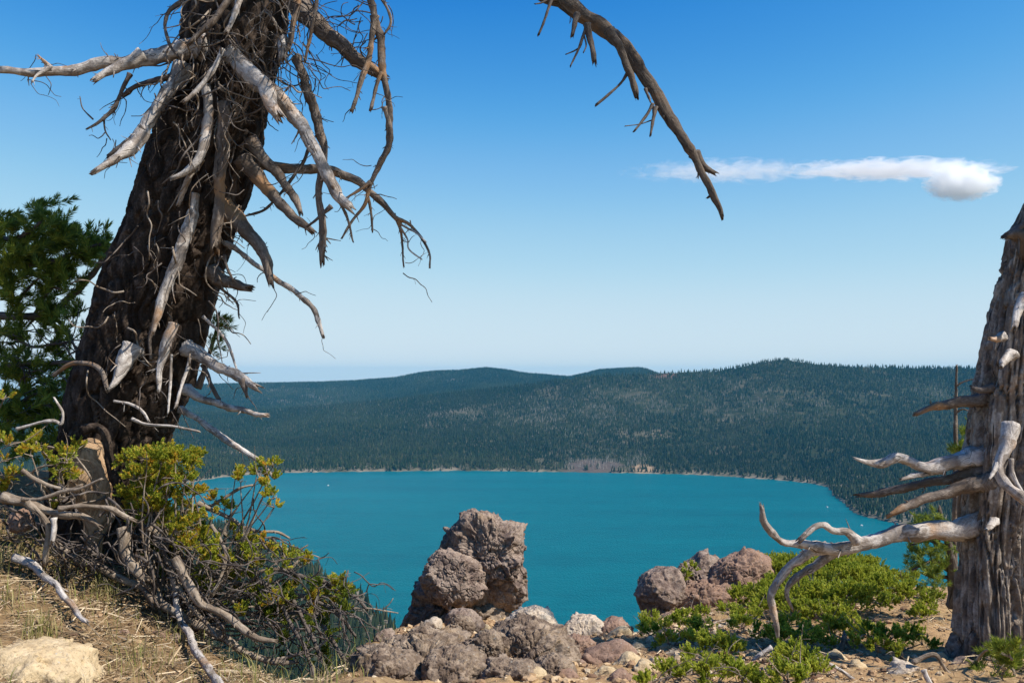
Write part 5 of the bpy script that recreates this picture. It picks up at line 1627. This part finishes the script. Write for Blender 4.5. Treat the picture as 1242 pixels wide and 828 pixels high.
t1 = b0 + dx * (h * ln_)[:, None] + np.array([0, 0, 1]) * (h * (1.0 - 0.3 * ln_))[:, None]
Vg = np.stack([b0 - sd, b0 + sd, m1 + sd * 0.8, m1 - sd * 0.8, t1], 1).reshape(-1, 3)
ft = np.array([[0, 1, 2], [0, 2, 3], [3, 2, 4]])
Fg = (ft[None] + (np.arange(n) * 5)[:, None, None]).reshape(-1, 3)
tag(link('grass', mesh_from('grass', Vg, Fg, smooth=False), m_grass), 'sparse dry and green grass on the left bank', kind='stuff')

m_lit, t, b = mat('straw_litter')
gi = N(t, 'ShaderNodeNewGeometry')
t.links.new(ramp(t, gi.outputs['Random Per Island'], [(0.0, (0.06, 0.04, 0.024)), (0.4, (0.22, 0.15, 0.085)), (0.75, (0.4, 0.29, 0.17)), (1.0, (0.62, 0.5, 0.34))]), b.inputs['Base Color'])


def litter(n, box, L, W, g, keep=None):
    x, y, z = ground_pts(n, *box, g)
    e = y - it(_edge, x)
    ok = e < 0.1
    x, y, z = x[ok], y[ok], z[ok]
    n = len(x)
    az = g.uniform(0, 6.28, n)
    l = L * g.uniform(0.4, 1.3, n)
    a = np.stack([np.cos(az), np.sin(az), g.normal(0, 0.22, n)], 1) * l[:, None] * 0.5
    s = np.stack([-np.sin(az), np.cos(az), g.normal(0, 0.3, n)], 1) * (W * g.uniform(0.5, 1.3, n))[:, None]
    c = np.stack([x, y, z + 0.022 + g.uniform(0, 0.012, n)], 1)
    u = np.array([0, 0, 1.0]) * (W * 0.8)
    # three-sided slivers
    V = np.stack([c - a - s, c - a + s, c - a + u, c + a - s, c + a + s, c + a + u], 1).reshape(-1, 3)
    ft = np.array([[0, 1, 4], [0, 4, 3], [1, 2, 5], [1, 5, 4], [2, 0, 3], [2, 3, 5]])
    return V, (ft[None] + (np.arange(n) * 6)[:, None, None]).reshape(-1, 3)


V1, F1 = litter(15000, (-3.3, -0.85, 3.0, 6.6), 0.05, 0.0016, g)
V2, F2 = litter(1100, (-3.0, -0.85, 3.0, 6.3), 0.16, 0.004, g)
V3, F3 = litter(2600, (0.4, 3.6, 4.0, 8.5), 0.05, 0.0018, g)
V4, F4 = litter(260, (0.7, 3.6, 4.0, 8.3), 0.14, 0.004, g)
Vs, Fs, k = [], [], 0
for a_, b_ in ((V1, F1), (V2, F2), (V3, F3), (V4, F4)):
    Vs.append(a_)
    Fs.append(b_ + k)
    k += len(a_)
tag(link('straw_litter', mesh_from('straw_litter', np.vstack(Vs), np.vstack(Fs), smooth=False), m_lit), 'dry straw, needles and broken twigs strewn on the soil', kind='stuff')

m_peb, t, b = mat('pebbles')
gi = N(t, 'ShaderNodeNewGeometry')
c = ramp(t, gi.outputs['Random Per Island'], [(0.0, (0.14, 0.08, 0.05)), (0.35, (0.32, 0.2, 0.11)), (0.7, (0.46, 0.31, 0.17)), (1.0, (0.55, 0.44, 0.3))])
t.links.new(c, b.inputs['Base Color'])
D1, F1 = ico(2)


def pebbles(n, box, smin, smax, g):
    x, y, z = ground_pts(n, *box, g)
    ok = (y - it(_edge, x)) < 0.5
    x, y, z = x[ok], y[ok], z[ok]
    n = len(x)
    s = smin * (smax / smin) ** (g.uniform(0, 1, n) ** 2.2)
    jit = g.uniform(0.6, 1.2, (n, len(D1), 1))
    sc = g.uniform(0.6, 1.25, (n, 1, 3)) * np.array([1, 1, 0.7])
    V = D1[None] * jit * sc * s[:, None, None] + np.stack([x, y, z + 0.008 + s * 0.12], 1)[:, None]
    return V.reshape(-1, 3), (F1[None] + (np.arange(n) * len(D1))[:, None, None]).reshape(-1, 3)


Vs, Fs, k = [], [], 0
for n_, bx, s0, s1 in ((2600, (-3.3, -0.2, 3.0, 6.6), 0.004, 0.022), (4200, (-0.9, 1.6, 4.3, 7.9), 0.005, 0.040), (3600, (1.0, 3.8, 4.0, 8.8), 0.004, 0.028)):
    a_, b_ = pebbles(n_, bx, s0, s1, g)
    Vs.append(a_)
    Fs.append(b_ + k)
    k += len(a_)
tag(link('pebbles', mesh_from('pebbles', np.vstack(Vs), np.vstack(Fs), smooth=False), m_peb), 'loose gravel and pebbles on the rim', kind='stuff')
